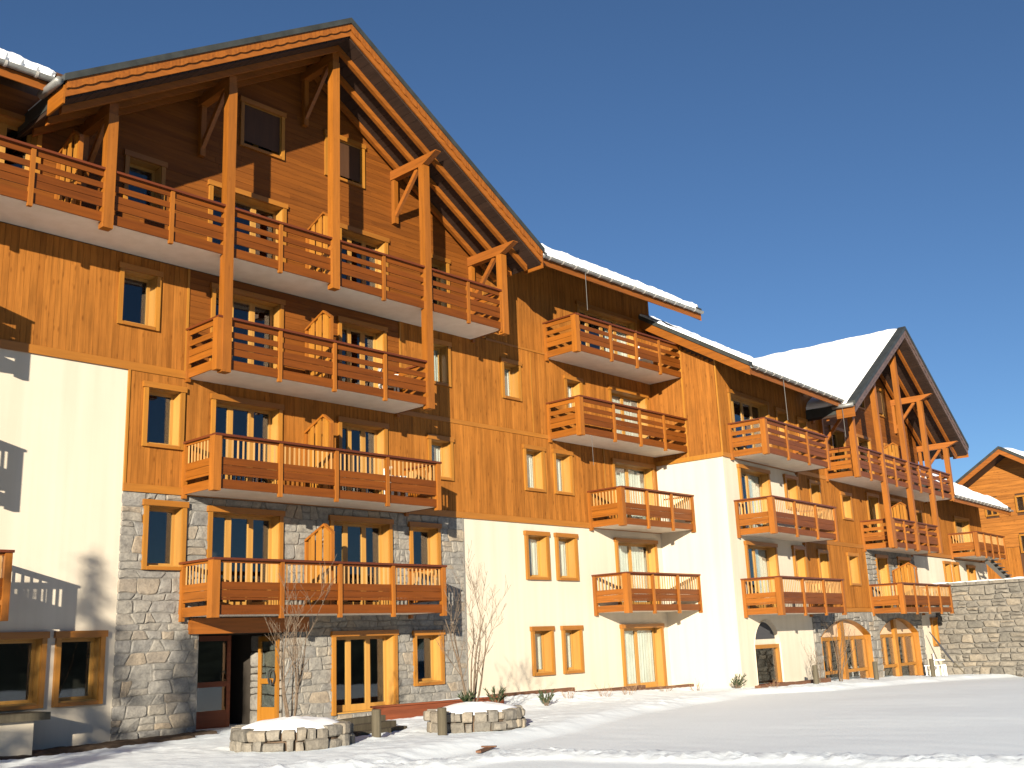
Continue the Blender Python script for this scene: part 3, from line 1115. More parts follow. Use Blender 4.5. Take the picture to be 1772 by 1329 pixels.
# dark rooms behind the glass, end walls, back
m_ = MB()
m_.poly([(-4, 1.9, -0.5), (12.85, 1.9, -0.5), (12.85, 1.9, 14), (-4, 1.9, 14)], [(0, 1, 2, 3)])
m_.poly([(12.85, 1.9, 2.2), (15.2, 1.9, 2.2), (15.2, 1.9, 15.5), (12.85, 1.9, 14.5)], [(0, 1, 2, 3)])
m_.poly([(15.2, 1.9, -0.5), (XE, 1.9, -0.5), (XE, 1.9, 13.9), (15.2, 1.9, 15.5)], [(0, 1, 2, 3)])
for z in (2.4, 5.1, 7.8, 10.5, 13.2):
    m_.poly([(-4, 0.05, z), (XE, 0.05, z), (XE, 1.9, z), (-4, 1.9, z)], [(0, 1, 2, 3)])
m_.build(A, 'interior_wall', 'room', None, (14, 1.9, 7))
m_ = MB()
for xx in (-4, XE):
    m_.poly([(xx, 0, -0.8), (xx, 6, -0.8), (xx, 6, 17.5), (xx, 0, 13.95)], [(0, 1, 2, 3)])
m_.poly([(-4, 6, -0.8), (XE, 6, -0.8), (XE, 6, 16), (-4, 6, 16)], [(0, 1, 2, 3)])
m_.build(A, 'end_wall', 'wood_dark', None, (14, 5, 6))
# roofs
eave_roof(A, 2.0, 8.35, -1.45, 13.08, seed=3.0, verge=(False, False))
eave_roof(A, 22.85, 32.4, -1.45, 13.06, seed=8.0, verge=(False, True))
gable(A, GX, GZ, [(-5.98, 10.43), (-3.07, 7.78), (0.0, 10.43), (3.16, 7.78), (6.22, 10.43)], hw=7.3)
# balconies
balcony(A, 3.0, 21.8, ZR[3], 'slat', [5.0, 6.5, 8.02, 9.62, 11.1, 12.53, 13.98, 15.6, 17.22, 18.76, 20.35, 21.72], left=False, right=True, cornerR=False)
balcony(A, 12.38, 18.76, ZR[2], 'slat', [14.0, 15.6, 17.22], cornerR=False)
balcony(A, 12.38, 19.02, ZR[1], 'panel', [14.05, 15.66, 17.26])
balcony(A, 12.42, 19.12, ZR[0], 'panel', [14.13, 15.76, 17.4])
balcony(A, 25.18, 31.0, ZR[3], 'slat', [26.95, 28.35, 29.7], right=False)
balcony(A, 25.15, 31.0, ZR[2], 'slat', [26.85, 28.25, 29.65], right=False)
balcony(A, 27.0, 31.05, ZR[1], 'panel', [28.35, 29.75], right=True)
balcony(A, 27.0, 31.1, ZR[0], 'panel', [28.35, 29.75], right=True)
# the next balconies along, just out of the picture on the left
balcony(A, 2.5, 8.12, ZR[0], 'panel', [4.0, 5.4, 6.8])
balcony(A, 2.5, 6.85, ZR[1], 'panel', [4.0, 5.4])
balcony(A, 2.5, 6.85, ZR[2], 'slat', [4.0, 5.4])
for u, z in ((15.75, FL[0]), (15.72, FL[1]), (15.72, FL[2]), (15.72, FL[3]), (9.1, FL[3])):
    screen(A, u, z)
# low plinth with a ledge under the left window
A.box('plinth', (-3, 9.0), (-0.85, -0.002), (-0.6, 0.6), 'plaster')
A.box('ledge', (-3, 9.25), (-0.98, -0.09), (0.602, 0.74), 'wood_grey')
# rain chain from the gutter
m_ = MB()
m_.tube([(25.55, -1.58, 13.2), (25.55, -1.58, 11.9)], [0.012, 0.012], 6)
m_.tube([(25.55, -1.44, 7.85), (25.56, -1.44, 6.9)], [0.008, 0.008], 6)
m_.build(A, 'rain_chain', 'iron', None, (25.55, -1.58, 11))

# ============================================================ far wing with the second gable
B = Frame('chalet_wing', 'farther chalet wing with snowy roof, second smaller-looking gable and arched ground floor', 'building', (31.15, -2.65, 0), R(4.0), (12, 0, 0))
ZB = [3.45, 6.1, 8.78]
FB = [z - 1.05 for z in ZB]
HB = []


def wb(*a, **k):
    HB.append(window(B, *a, **k))


wb(1.0, 3.4, FB[0], 4.74, lights=2, door=True, curtain=-0.4)
wb(1.0, 3.4, FB[1], 7.4, lights=2, door=True, curtain=-0.4)
wb(0.75, 3.9, FB[2], 10.05, lights=4, door=True)
wb(4.8, 5.85, 3.5, 4.75)
wb(4.7, 5.8, 6.1, 7.4)
wb(7.0, 8.0, 3.4, 4.7)
wb(6.9, 7.9, 6.05, 7.4)
wb(9.98, 11.1, 3.38, 4.7)
wb(10.0, 11.1, 6.05, 7.2)
wb(4.5, 5.5, 8.6, 9.95)
wb(6.4, 7.3, 8.6, 9.85)
wb(9.7, 11.2, FB[2], 9.95, lights=2, door=True)
wb(12.6, 14.2, FB[2], 9.95, lights=2, door=True, curtain=0.4)
wb(16.0, 17.6, FB[2], 9.95, lights=2, door=True)
wb(12.9, 14.3, FB[1], 7.4, lights=2, door=True, curtain=0.4)
wb(15.6, 17.2, FB[1], 7.4, lights=2, door=True)
wb(13.1, 14.5, FB[0], 4.75, lights=2, door=True, curtain=0.4)
wb(15.8, 17.4, FB[0], 4.75, lights=2, door=True)
wb(12.75, 14.05, 11.2, 12.6, lights=2)
wb(15.35, 16.65, 11.2, 12.6, lights=2)
wb(19.0, 19.9, 5.75, 7.1)
wb(22.35, 23.35, 3.4, 4.78)
wb(23.7, 24.7, 3.4, 4.78)
wb(19.3, 20.1, 0.75, 2.05)
wb(25.0, 27.6, 5.15, 7.2, lights=2, door=True)
wb(26.2, 27.5, 2.5, 4.7, door=True)
ARCH = [(1.05, 3.05, -0.5, 1.3, 2.08), (6.6, 11.55, -0.8, 1.42, 2.05), (12.6, 17.4, -0.8, 1.42, 2.05)]
for a in ARCH:
    HB.append((a[0], a[1], a[2], a[4]))


def arch_curve(a, n=18):
    """segmental arch through the springing points and the crown"""
    x0, x1, _, zs, zt = a
    h, r = (x1 - x0) / 2, zt - zs
    rad = (h * h + r * r) / (2 * r)
    cx, cz = (x0 + x1) / 2, zt - rad
    return [(x0 + (x1 - x0) * i / n, cz + math.sqrt(max(0, rad * rad - (x0 + (x1 - x0) * i / n - cx) ** 2))) for i in range(n + 1)]


def spandrels(mb, a, y=0.0):
    c = arch_curve(a)
    for i in range(len(c) - 1):
        (xa, za), (xb, zb) = c[i], c[i + 1]
        mb.poly([(xa, y, za), (xb, y, zb), (xb, y, a[4]), (xa, y, a[4])], [(0, 1, 2, 3)])


m_ = MB()
wall_faces(m_, 0, 5.95, -1.0, 7.58, HB)
spandrels(m_, ARCH[0])
m_.poly([(0, 0, -1), (0, 2.75, -1), (0, 2.75, 7.58), (0, 0, 7.58)], [(0, 3, 2, 1)])
m_.build(B, 'plaster_wall', 'plaster', None, (3, 0, 3))
m_ = MB()
wall_faces(m_, 18.1, 30.0, -1.4, 4.9, HB)
m_.build(B, 'plaster_wall', 'plaster', None, (24, 0, 2))
m_ = MB()
wall_faces(m_, 0, 5.95, 7.58, 11.2, HB)
wall_faces(m_, 5.95, 12.0, 2.35, 11.2, HB)
wall_faces(m_, 12.0, 20.6, 4.95, 11.4, HB)
wall_faces(m_, 18.1, 20.6, 4.9, 4.95, HB)
wall_faces(m_, 20.6, 30.0, 4.9, 8.4, HB)
m_.poly([(14.7 - 4.6, 0, 11.4), (14.7 + 4.6, 0, 11.4), (14.7, 0, 14.22)], [(0, 1, 2)])
m_.poly([(0, 0, 7.58), (0, 2.75, 7.58), (0, 2.75, 12.75), (0, 0, 11.05)], [(0, 3, 2, 1)])
bwall = m_.build(B, 'timber_wall', 'wood_dark', None, (12, 0, 8))
rq = random.Random(17)
PB = []
PB += planks_v(0.03, 8.9, 7.72, 11.1, HB, rq, (0.14, 0.2))
PB += planks_v(5.98, 12.0, 2.5, 4.95, HB, rq, (0.14, 0.2))
PB += planks_v(5.98, 20.6, 5.1, 7.58, HB, rq, (0.14, 0.2))
PB += planks_v(20.6, 30.0, 5.05, 8.3, HB, rq, (0.14, 0.2))
stuff = MB()
for i, (a, b_, c, d) in enumerate(PB):
    pr = 0.026 + rq.uniform(-0.004, 0.004)
    if a < 12.0:
        B.box('plank', (a + 0.003, b_ - 0.003), (-pr, 0.0), (c, d), 'wood_plank', bwall)
    else:
        stuff.box((a + 0.003, b_ - 0.003), (-pr, 0.0), (c, d))
stuff.build(B, 'plank', 'wood_plank', bwall, (18, 0, 7), kind='stuff')
w = 0.03
while w < 2.72:
    e = min(2.72, w + rq.uniform(0.14, 0.2))
    B.box('plank', (-0.026 + rq.uniform(-0.004, 0.004), 0.0), (w + 0.003, e - 0.003), (7.72, 10.92 + 0.62 * w), 'wood_plank', bwall)
    w = e
for yr, zr in (((-0.05, 0.0), (7.58, 11.0)), ((1.27, 1.34), (7.72, 11.75)), ((0.0, 2.72), (7.56, 7.72))):
    B.box('trim_board', (-0.05, 0.0), yr, zr, 'wood_frame', bwall)
for xr, zr in (((0, 8.9), (7.56, 7.715)), ((5.95, 12.0), (2.33, 2.49)), ((5.95, 30.0), (4.94, 5.1)), ((8.9, 20.6), (7.56, 7.7)), ((5.93, 5.98), (2.49, 7.56)), ((11.97, 12.02), (2.49, 4.94)), ((20.57, 20.63), (5.1, 7.6))):
    B.box('trim_board', xr, (-0.05, 0.0), zr, 'wood_frame_x' if xr[1] - xr[0] > 1 else 'wood_frame', bwall)
limb = lambda z: (14.7 - (14.36 - z) / 0.62, 14.7 + (14.36 - z) / 0.62)
for a, b_, c, d in boards_h(8.93, 20.6, 7.72, 14.3, HB, rq, 0.16, xlim=lambda z: (limb(z) if z > 10.8 else (8.93, 20.6)), joints=4.5):
    B.box('weatherboard', (a + 0.002, b_ - 0.002), (-0.026, 0.0), (c + 0.003, d - 0.002), 'wood_board', bwall)
# stone base with the arches
m_ = MB()
wall_faces(m_, 5.95, 18.1, -1.4, 2.35, HB)
wall_faces(m_, 12.0, 18.1, 2.35, 4.95, HB)
for a in ARCH[1:]:
    spandrels(m_, a)
bst = m_.build(B, 'stone_wall', 'mortar', None, (12, 0, 1))
HBS = [h for h in HB if h[2] > 0]
for a in ARCH[1:]:
    c = arch_curve(a, 12)
    HBS.append((a[0] - 0.02, a[1] + 0.02, -2, a[3] + 0.02))
    for i in range(12):
        HBS.append((c[i][0] - 0.001, c[i + 1][0] + 0.001, a[3] - 0.3, max(c[i][1], c[i + 1][1]) + 0.02))
rb = random.Random(4)
for reg in ((5.97, 18.12, -0.9, 2.33), (12.05, 18.12, 2.36, 4.93)):
    for pl in rubble(*reg, rb, (0.24, 0.42), (0.35, 0.9)):
        pl = cut_holes(pl, HBS)
        if not pl or abs(poly_area(pl)) < 0.02:
            continue
        me, (cx, cz) = stone_mesh(pl, rb.uniform(0.03, 0.06), rb, 'stone')
        B.add('stone', me, (cx, 0.0, cz), bst)
# arch fillings
for k, a in enumerate(ARCH):
    x0, x1, z0, zs, zt = a
    c = arch_curve(a)
    dp = 0.2 if k == 0 else 0.34
    m_ = MB()
    for i in range(len(c) - 1):
        (xa, za), (xb, zb) = c[i], c[i + 1]
        m_.poly([(xa, -0.03, za), (xb, -0.03, zb), (xb, dp, zb), (xa, dp, za)], [(0, 1, 2, 3)])
    m_.poly([(x0, -0.03, z0), (x0, dp, z0), (x0, dp, zs), (x0, -0.03, zs)], [(0, 1, 2, 3)])
    m_.poly([(x1, -0.03, z0), (x1, dp, z0), (x1, dp, zs), (x1, -0.03, zs)], [(0, 3, 2, 1)])
    ar = m_.build(B, 'archway', 'plaster' if k == 0 else 'wood_frame', None, ((x0 + x1) / 2, dp / 2, zs))
    m_ = MB()
    zb = zs - 0.02 if k else 1.27
    m_.prism([(x0, zb)] + [(x1, zb)] + c[::-1], 'y', dp - 0.06, dp)
    m_.fix()
    m_.build(B, 'tympanum', 'plaster' if k == 0 else 'tympanum', ar, ((x0 + x1) / 2, dp, zs))
    if k == 0:
        m_ = MB()
        c2 = [(x, z) for x, z in c if z > 1.46]
        m_.prism([(c2[0][0], 1.45)] + [(c2[-1][0], 1.45)] + [(x, z - 0.06) for x, z in c2[::-1]], 'y', dp - 0.075, dp - 0.062)
        m_.fix()
        m_.build(B, 'fanlight', 'fabric_dark', ar, ((x0 + x1) / 2, dp, 1.6))
        s = MB()
        s.box((x0, x0 + 0.12), (dp - 0.16, dp), (-0.3, 1.27))
        s.box((x1 - 0.12, x1), (dp - 0.16, dp), (-0.3, 1.27))
        s.box((x0 + 0.12, x1 - 0.12), (dp - 0.158, dp), (1.14, 1.27))
        s.build(B, 'door_frame', 'wood_frame', ar, ((x0 + x1) / 2, dp, 0.5))
        B.box('pane', (x0 + 0.1, x1 - 0.1), (dp - 0.06, dp - 0.05), (-0.3, 1.16), 'glass', ar)
        B.box('threshold', (x0, x1), (-0.05, dp), (-0.5, -0.02), 'wood_redbrown', ar)
        continue
    s = MB()
    zb = -0.75
    s.box((x0, x1), (dp - 0.12, dp - 0.002), (zs - 0.16, zs - 0.03))
    xm = (x0 + x1) / 2
    s.box((x0, x0 + 0.16), (dp - 0.14, dp), (zb, zs - 0.16))
    s.box((x1 - 0.16, x1), (dp - 0.14, dp), (zb, zs - 0.16))
    s.box((xm - 0.16, xm + 0.16), (dp - 0.2, dp + 0.002), (zb, zt - 0.05))
    s.box((x0 + 0.16, xm - 0.16), (dp - 0.16, dp - 0.004), (0.02, 0.14))
    s.box((xm + 0.16, x1 - 0.16), (dp - 0.16, dp - 0.004), (0.02, 0.14))
    for xa, xb in ((x0 + 0.16, xm - 0.16), (xm + 0.16, x1 - 0.16)):
        q = (xa + xb) / 2
        s.box((q - 0.06, q + 0.06), (dp - 0.13, dp - 0.006), (0.14, zs - 0.16))
    s.build(B, 'window_frame', 'wood_frame', ar, (xm, dp, 0.5))
    for xa, xb in ((x0 + 0.16, xm - 0.16), (xm + 0.16, x1 - 0.16)):
        q = (xa + xb) / 2
        for p0, p1 in ((xa, q - 0.05), (q + 0.05, xb)):
            B.box('pane', (p0, p1), (dp - 0.05, dp - 0.04), (0.13, zs - 0.15), 'glass', ar)
        B.box('pane', (xa, xb), (dp - 0.05, dp - 0.04), (zb, 0.03), 'glass', ar)
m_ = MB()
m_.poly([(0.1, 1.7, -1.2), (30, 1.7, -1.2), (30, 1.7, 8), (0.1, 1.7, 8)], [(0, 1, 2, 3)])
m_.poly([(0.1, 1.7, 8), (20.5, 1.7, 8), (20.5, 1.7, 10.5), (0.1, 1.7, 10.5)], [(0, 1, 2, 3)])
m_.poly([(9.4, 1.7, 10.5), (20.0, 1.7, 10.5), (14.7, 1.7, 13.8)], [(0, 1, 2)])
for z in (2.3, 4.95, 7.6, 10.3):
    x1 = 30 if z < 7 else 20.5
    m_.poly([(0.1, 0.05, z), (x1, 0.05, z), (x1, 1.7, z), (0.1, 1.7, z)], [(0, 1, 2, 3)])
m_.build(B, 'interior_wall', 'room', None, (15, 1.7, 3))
m_ = MB()
m_.poly([(20.6, 0, 4.9), (20.6, 5, 4.9), (20.6, 5, 10.6), (20.6, 0, 10.6)], [(0, 1, 2, 3)])
m_.poly([(30, 0, -1.5), (30, 4.5, -1.5), (30, 4.5, 11), (30, 0, 8.2)], [(0, 1, 2, 3)])
m_.poly([(0, 5.2, -1.5), (30, 5.2, -1.5), (30, 5.2, 10), (20.6, 5.2, 10), (0, 5.2, 12)], [(0, 1, 2, 3, 4)])
m_.poly([(0, 2.7, -1.5), (0, 5.2, -1.5), (0, 5.2, 14), (0, 2.7, 12.5)], [(0, 1, 2, 3)])
m_.build(B, 'end_wall', 'plaster', None, (15, 4, 4))
eave_roof(B, -0.35, 7.75, -1.45, 10.2, seed=12.0, verge=(True, False), depth=7.2)
eave_roof(B, 20.7, 30.9, -1.4, 7.52, seed=15.0, verge=(False, True), depth=6.5)
gable(B, 14.7, 14.3, [(-6.0, 7.5), (-3.07, 4.85), (0.0, 4.85), (3.05, 4.85), (6.1, 7.5)], barge='barge_brown', hw=7.3)
balcony(B, 0.6, 5.85, ZB[2], 'slat', [2.3, 4.05])
balcony(B, 0.58, 5.85, ZB[1], 'panel', [2.35, 4.1])
balcony(B, 0.55, 5.8, ZB[0], 'panel', [2.35, 4.1])
balcony(B, 8.75, 20.85, ZB[2], 'slat', [10.15, 11.63, 13.1, 14.7, 16.2, 17.75, 19.3, 20.78], cornerR=False)
balcony(B, 11.95, 17.75, ZB[1], 'slat', [13.3, 14.7, 16.2], cornerR=False)
balcony(B, 12.05, 18.35, ZB[0], 'panel', [13.6, 15.2, 16.8])
balcony(B, 23.85, 28.85, 6.2, 'panel', [25.1, 26.4, 27.6])
for u, z in ((14.95, FB[0]), (14.95, FB[1]), (14.95, FB[2])):
    screen(B, u, z)
for xx, zt in ((2.05, 8.85), (7.3, 8.9)):
    m_ = MB()
    m_.tube([(xx, -1.58, 10.35), (xx + 0.02, -1.58, zt)], [0.012, 0.012], 6)
    m_.build(B, 'rain_chain', 'iron', None, (xx, -1.58, 9.6))

# ============================================================ ground


def sstep(a, b_, x):
    t = max(0.0, min(1.0, (x - a) / (b_ - a)))
    return t * t * (3 - 2 * t)


def seg_dist(px_, py_, pts):
    best = 1e9
    for i in range(len(pts) - 1):
        ax, ay = pts[i]
        bx_, by_ = pts[i + 1]
        dx, dy = bx_ - ax, by_ - ay
        t = max(0, min(1, ((px_ - ax) * dx + (py_ - ay) * dy) / (dx * dx + dy * dy)))
        d = math.hypot(px_ - ax - t * dx, py_ - ay - t * dy)
        best = min(best, d)
    return best


LAWN_EDGE = [(3.0, -10.0), (9.8, -8.4), (15.3, -7.4), (22.0, -5.2), (29.8, -3.6), (32.5, -4.9), (50.0, -4.4)]
TRACK = [(2.0, -7.4), (8.0, -8.0), (13.2, -9.3), (13.9, -13.2), (14.7, -16.6), (15.5, -30.0)]


def edge_y(x):
    p = LAWN_EDGE
    if x <= p[0][0]:
        return p[0][1]
    for i in range(len(p) - 1):
        if x <= p[i + 1][0]:
            return p[i][1] + (p[i + 1][1] - p[i][1]) * (x - p[i][0]) / (p[i + 1][0] - p[i][0])
    return p[-1][1]


def ground_z(x, y, fine=True):
    z = -0.0006 * max(0.0, x - 20) ** 2 if x < 56 else -0.7776
    ey = edge_y(x) + 0.25 * noise.noise(Vector((x * 0.5, 2.0, 0)))
    near = sstep(ey - 0.5, ey + 0.35, y) * (1 if y < 3 else 0)
    if x < 60 and y > -40:
        # trodden, shovelled snow along the building stands a little higher than the smooth field
        z += 0.01 - 0.14 * (1 - near)
        # bank that climbs towards the wall between the planters and the wing
        bank = sstep(17.5, 20.5, x) * (1 - sstep(30.5, 33, x)) * sstep(-3.2, -0.6, y)
        z += 0.26 * bank * (1 - sstep(22, 30, x) * 0.75)
        left = 1 - sstep(9, 13.0, x)
        z -= 0.03 * left * sstep(-4.0, -1.0, y)
    if fine:
        tr = seg_dist(x, y, TRACK) if (0 < x < 18 and y < -5) else 9
        tm = 1 - sstep(0.25, 0.75, tr + 0.25 * noise.noise(Vector((x * 1.1, y * 1.1, 9))))
        rough = min(1.0, 0.9 * near * (1 if y < 1 else 0) + tm)
        z += 0.03 * noise.noise(Vector((x * 0.25, y * 0.25, 5)))
        if rough > 0:
            n1 = noise.noise(Vector((x * 1.6, y * 1.6, 1)))
            n2 = noise.noise(Vector((x * 4.2, y * 4.2, 4)))
            n3 = noise.noise(Vector((x * 9.0, y * 9.0, 7)))
            lump = 0.45 + 0.55 * sstep(-0.1, 0.5, noise.noise(Vector((x * 0.35, y * 0.35, 21))))
            n4 = noise.noise(Vector((x * 15.0, y * 15.0, 8)))
            z += rough * lump * (0.035 * n1 + 0.04 * n2 + 0.028 * n3 + 0.012 * n4)
            z += tm * (0.06 + 0.03 * n3 + 0.03 * n4)
        z += 0.006 * noise.noise(Vector((x * 2.0, y * 0.9, 11)))
    return z


def axis_vals(lo, hi, step, outer):
    a = []
    v = lo
    while v < hi:
        a.append(v)
        v += step
    a.append(hi)
    k = step
    pre, post = [], []
    v = lo
    while v > -outer:
        k *= 1.35
        v -= k
        pre.append(max(v, -outer))
    k = step
    v = hi
    while v < outer:
        k *= 1.35
        v += k
        post.append(min(v, outer))
    return pre[::-1] + a + post


gx = axis_vals(6.0, 50.0, 0.1, 1500)
gy = axis_vals(-17.0, 0.6, 0.085, 1500)
gv = []
for y in gy:
    for x in gx:
        gv.append((x, y, ground_z(x, y, 4 < x < 58 and -24 < y < 2)))
nx = len(gx)
gf = [(j * nx + i, j * nx + i + 1, (j + 1) * nx + i + 1, (j + 1) * nx + i) for j in range(len(gy) - 1) for i in range(nx - 1)]
go = bpy.data.objects.new('snow_ground', mesh('snow_ground', gv, gf, 'snow', True))
go['kind'] = 'structure'
COL.objects.link(go)

# ============================================================ retaining wall and the house beyond
RW = Frame('retaining_wall', 'tall rubble retaining wall at the right edge, beyond the arched terrace', 'wall', (51.4, -1.0, -0.6), 0.0)
m_ = MB()
m_.box((0, 1.2), (-11.0, 0.0), (-0.6, 4.05))
core = m_.build(RW, 'core', 'mortar', None, (0.6, -5, 1))
rr = random.Random(8)
for pl in rubble(0.02, 11.0, -0.3, 4.02, rr, (0.2, 0.42), (0.28, 0.8), 0.016):
    me, (cx, cz) = stone_mesh(pl, rr.uniform(0.05, 0.12), rr, 'stone_rough', 0.05)
    RW.add('stone', me, (0.0, -cx, cz), core, rot=(0, 0, -math.pi / 2))
y = 0.0
while y > -11.0:
    e = y - rr.uniform(0.4, 0.9)
    m_ = MB()
    j = [rr.uniform(-0.03, 0.03) for _ in range(8)]
    v = [(-0.12 + j[0], e + 0.02, 4.05), (0.6, e + 0.02, 4.05), (0.6, y, 4.05), (-0.12 + j[1], y, 4.05), (-0.1 + j[2], e + 0.04, 4.19 + j[3]), (0.58, e + 0.04, 4.2 + j[4]), (0.58, y - 0.02, 4.2 + j[5]), (-0.1 + j[6], y - 0.02, 4.18 + j[7])]
    m_.poly(v, BF)
    m_.build(RW, 'coping_stone', 'stone_rough', None, (0.2, (y + e) / 2, 4.1))
    y = e
snow_sheet(RW, 'snow_cap', lambda a, b_: (0.05 + 1.1 * a, -0.1 - 10.8 * b_, 4.2), 5, 60, 0.06, 0.05, None, (0.6, -5, 4.2), 2.0, 0.4)

TE = bpy.data.objects.new('terrace', mesh('terrace', [(52.4, -12, 3.3), (52.4, -2.2, 3.3), (61.5, -1.0, 3.4), (110, 30, 4.5), (160, -20, 5), (110, -60, 3.3)], [(5, 4, 3, 2, 1, 0)], 'snow'))
TE['kind'] = 'structure'
COL.objects.link(TE)

H = Frame('timber_house', 'timber-clad house with a snowy gable roof behind the far wing', 'house', (67.0, -0.75, 2.05), R(-3))
HX = [(-0.99, 0.0, 6.0, 7.0), (1.05, 1.85, 5.95, 7.05), (-3.0, -2.1, 5.9, 7.0), (-1.2, 0.1, 3.6, 4.7)]
# frame: x runs into the house, y across the gable
m_ = MB()
for y0, y1, z0, z1 in ((-6.2, 6.2, -2, 6.0),):
    m_.poly([(0, y0, z0), (0, y1, z0), (0, y1, z1), (0, 0, z1 + 0.62 * 5.6), (0, y0, z1)], [(0, 4, 3, 2, 1)])
    m_.poly([(0, y0, z0), (14, y0, z0), (14, y0, z1), (0, y0, z1)], [(0, 1, 2, 3)])
hw_ = m_.build(H, 'wall', 'wood_dark', None, (0, 0, 2))
rh = random.Random(3)
z = 4.0
while z < 9.4:
    e = z + 0.26
    half = 6.2 if e < 5.7 else min(6.2, (9.56 - z) / 0.62)
    if half > 0.3:
        segs = [(-half, half)]
        for h in HX:
            if h[2] < e and h[3] > z:
                ns = []
                for p_, q_ in segs:
                    if h[1] <= p_ or h[0] >= q_:
                        ns.append((p_, q_))
                    else:
                        ns += [(p_, h[0]), (h[1], q_)]
                segs = ns
        for p_, q_ in segs:
            if q_ - p_ > 0.05:
                H.box('weatherboard', (-0.035, 0), (p_, q_), (z + 0.005, e - 0.003), 'wood_plank_y', hw_)
    z = e
y = -6.2
while y < 6.2:
    e = min(6.2, y + rh.uniform(0.18, 0.26))
    if not any(h[0] < e and h[1] > y and h[2] < 3.9 for h in HX):
        H.box('plank', (-0.035, 0), (y + 0.004, e - 0.004), (1.9, 3.98), 'wood_plank', hw_)
    y = e
H.box('plaster_base', (-0.06, 0), (-6.2, 6.2), (-2, 1.88), 'plaster', hw_)
for a, c, z0, z1 in HX:
    s = MB()
    s.box((-0.09, 0.05), (a, a + 0.1), (z0, z1))
    s.box((-0.09, 0.05), (c - 0.1, c), (z0, z1))
    s.box((-0.1, 0.05), (a + 0.1, c - 0.1), (z1 - 0.1, z1 + 0.002))
    s.box((-0.1, 0.05), (a + 0.1, c - 0.1), (z0, z0 + 0.09))
    s.box((-0.03, 0.02), ((a + c) / 2 - 0.05, (a + c) / 2 + 0.05), (z0 + 0.09, z1 - 0.1))
    wn_ = s.build(H, 'window', 'wood_frame', None, (0, (a + c) / 2, (z0 + z1) / 2))
    H.box('pane', (-0.02, -0.01), (a + 0.09, c - 0.09), (z0 + 0.08, z1 - 0.09), 'glass', wn_)
m_ = MB()
for sg in (-1, 1):
    m_.prism([(0.0, 9.5), (sg * 7.2, 9.5 - 0.62 * 7.2), (sg * 7.2, 9.72 - 0.62 * 7.2), (0.0, 9.72)], 'x', -1.3, 14)
m_.fix()
hr = m_.build(H, 'roof', 'wood_soffit', None, (6, 0, 8))
for sg in (-1, 1):
    m_ = MB()
    m_.prism([(0.0, 9.42), (sg * 7.25, 9.42 - 0.62 * 7.25), (sg * 7.25, 9.78 - 0.62 * 7.25), (0.0, 9.78)], 'x', -1.36, -1.302)
    m_.fix()
    m_.build(H, 'barge_board', 'wood_beam_y', hr, (-1.3, sg * 3, 7.5))
    m_ = MB()
    m_.prism([(0.0, 9.73), (sg * 7.3, 9.73 - 0.62 * 7.3), (sg * 7.3, 9.9 - 0.62 * 7.3), (0.0, 9.9)], 'x', -1.4, -0.9)
    m_.fix()
    m_.build(H, 'metal_cap', 'roof_metal', hr, (-1.1, sg * 3, 7.6))
    snow_sheet(H, 'roof_snow', lambda a, b_: (-1.0 + 14.8 * b_, sg * (0.02 + 7.1 * a), 9.72 - 0.62 * (0.02 + 7.1 * a)), 30, 30, 0.3, 0.08, hr, (6, sg * 3, 7.8), 20.0 + sg)

# outside stair up to the terrace of the wing
ST = Frame('outside_stair', 'dark open metal stair leading up beneath the farthest balcony', 'stair', (58.2, -1.9, 3.2), R(4))
n = 9
for i in range(n):
    ST.box('tread', (-0.45, 0.45), (-0.15 - 0.14 * i, 0.12 - 0.14 * i), (1.66 - 0.2 * i, 1.7 - 0.2 * i), 'iron')
for sx in (-0.5, 0.46):
    m_ = MB()
    m_.prism([(0.15, 1.75), (-1.35, -0.1), (-1.2, -0.2), (0.3, 1.6)], 'x', sx, sx + 0.04)
    m_.fix()
    m_.build(ST, 'stringer', 'iron', None, (sx, -0.6, 0.8))

# ============================================================ planters with shrubs


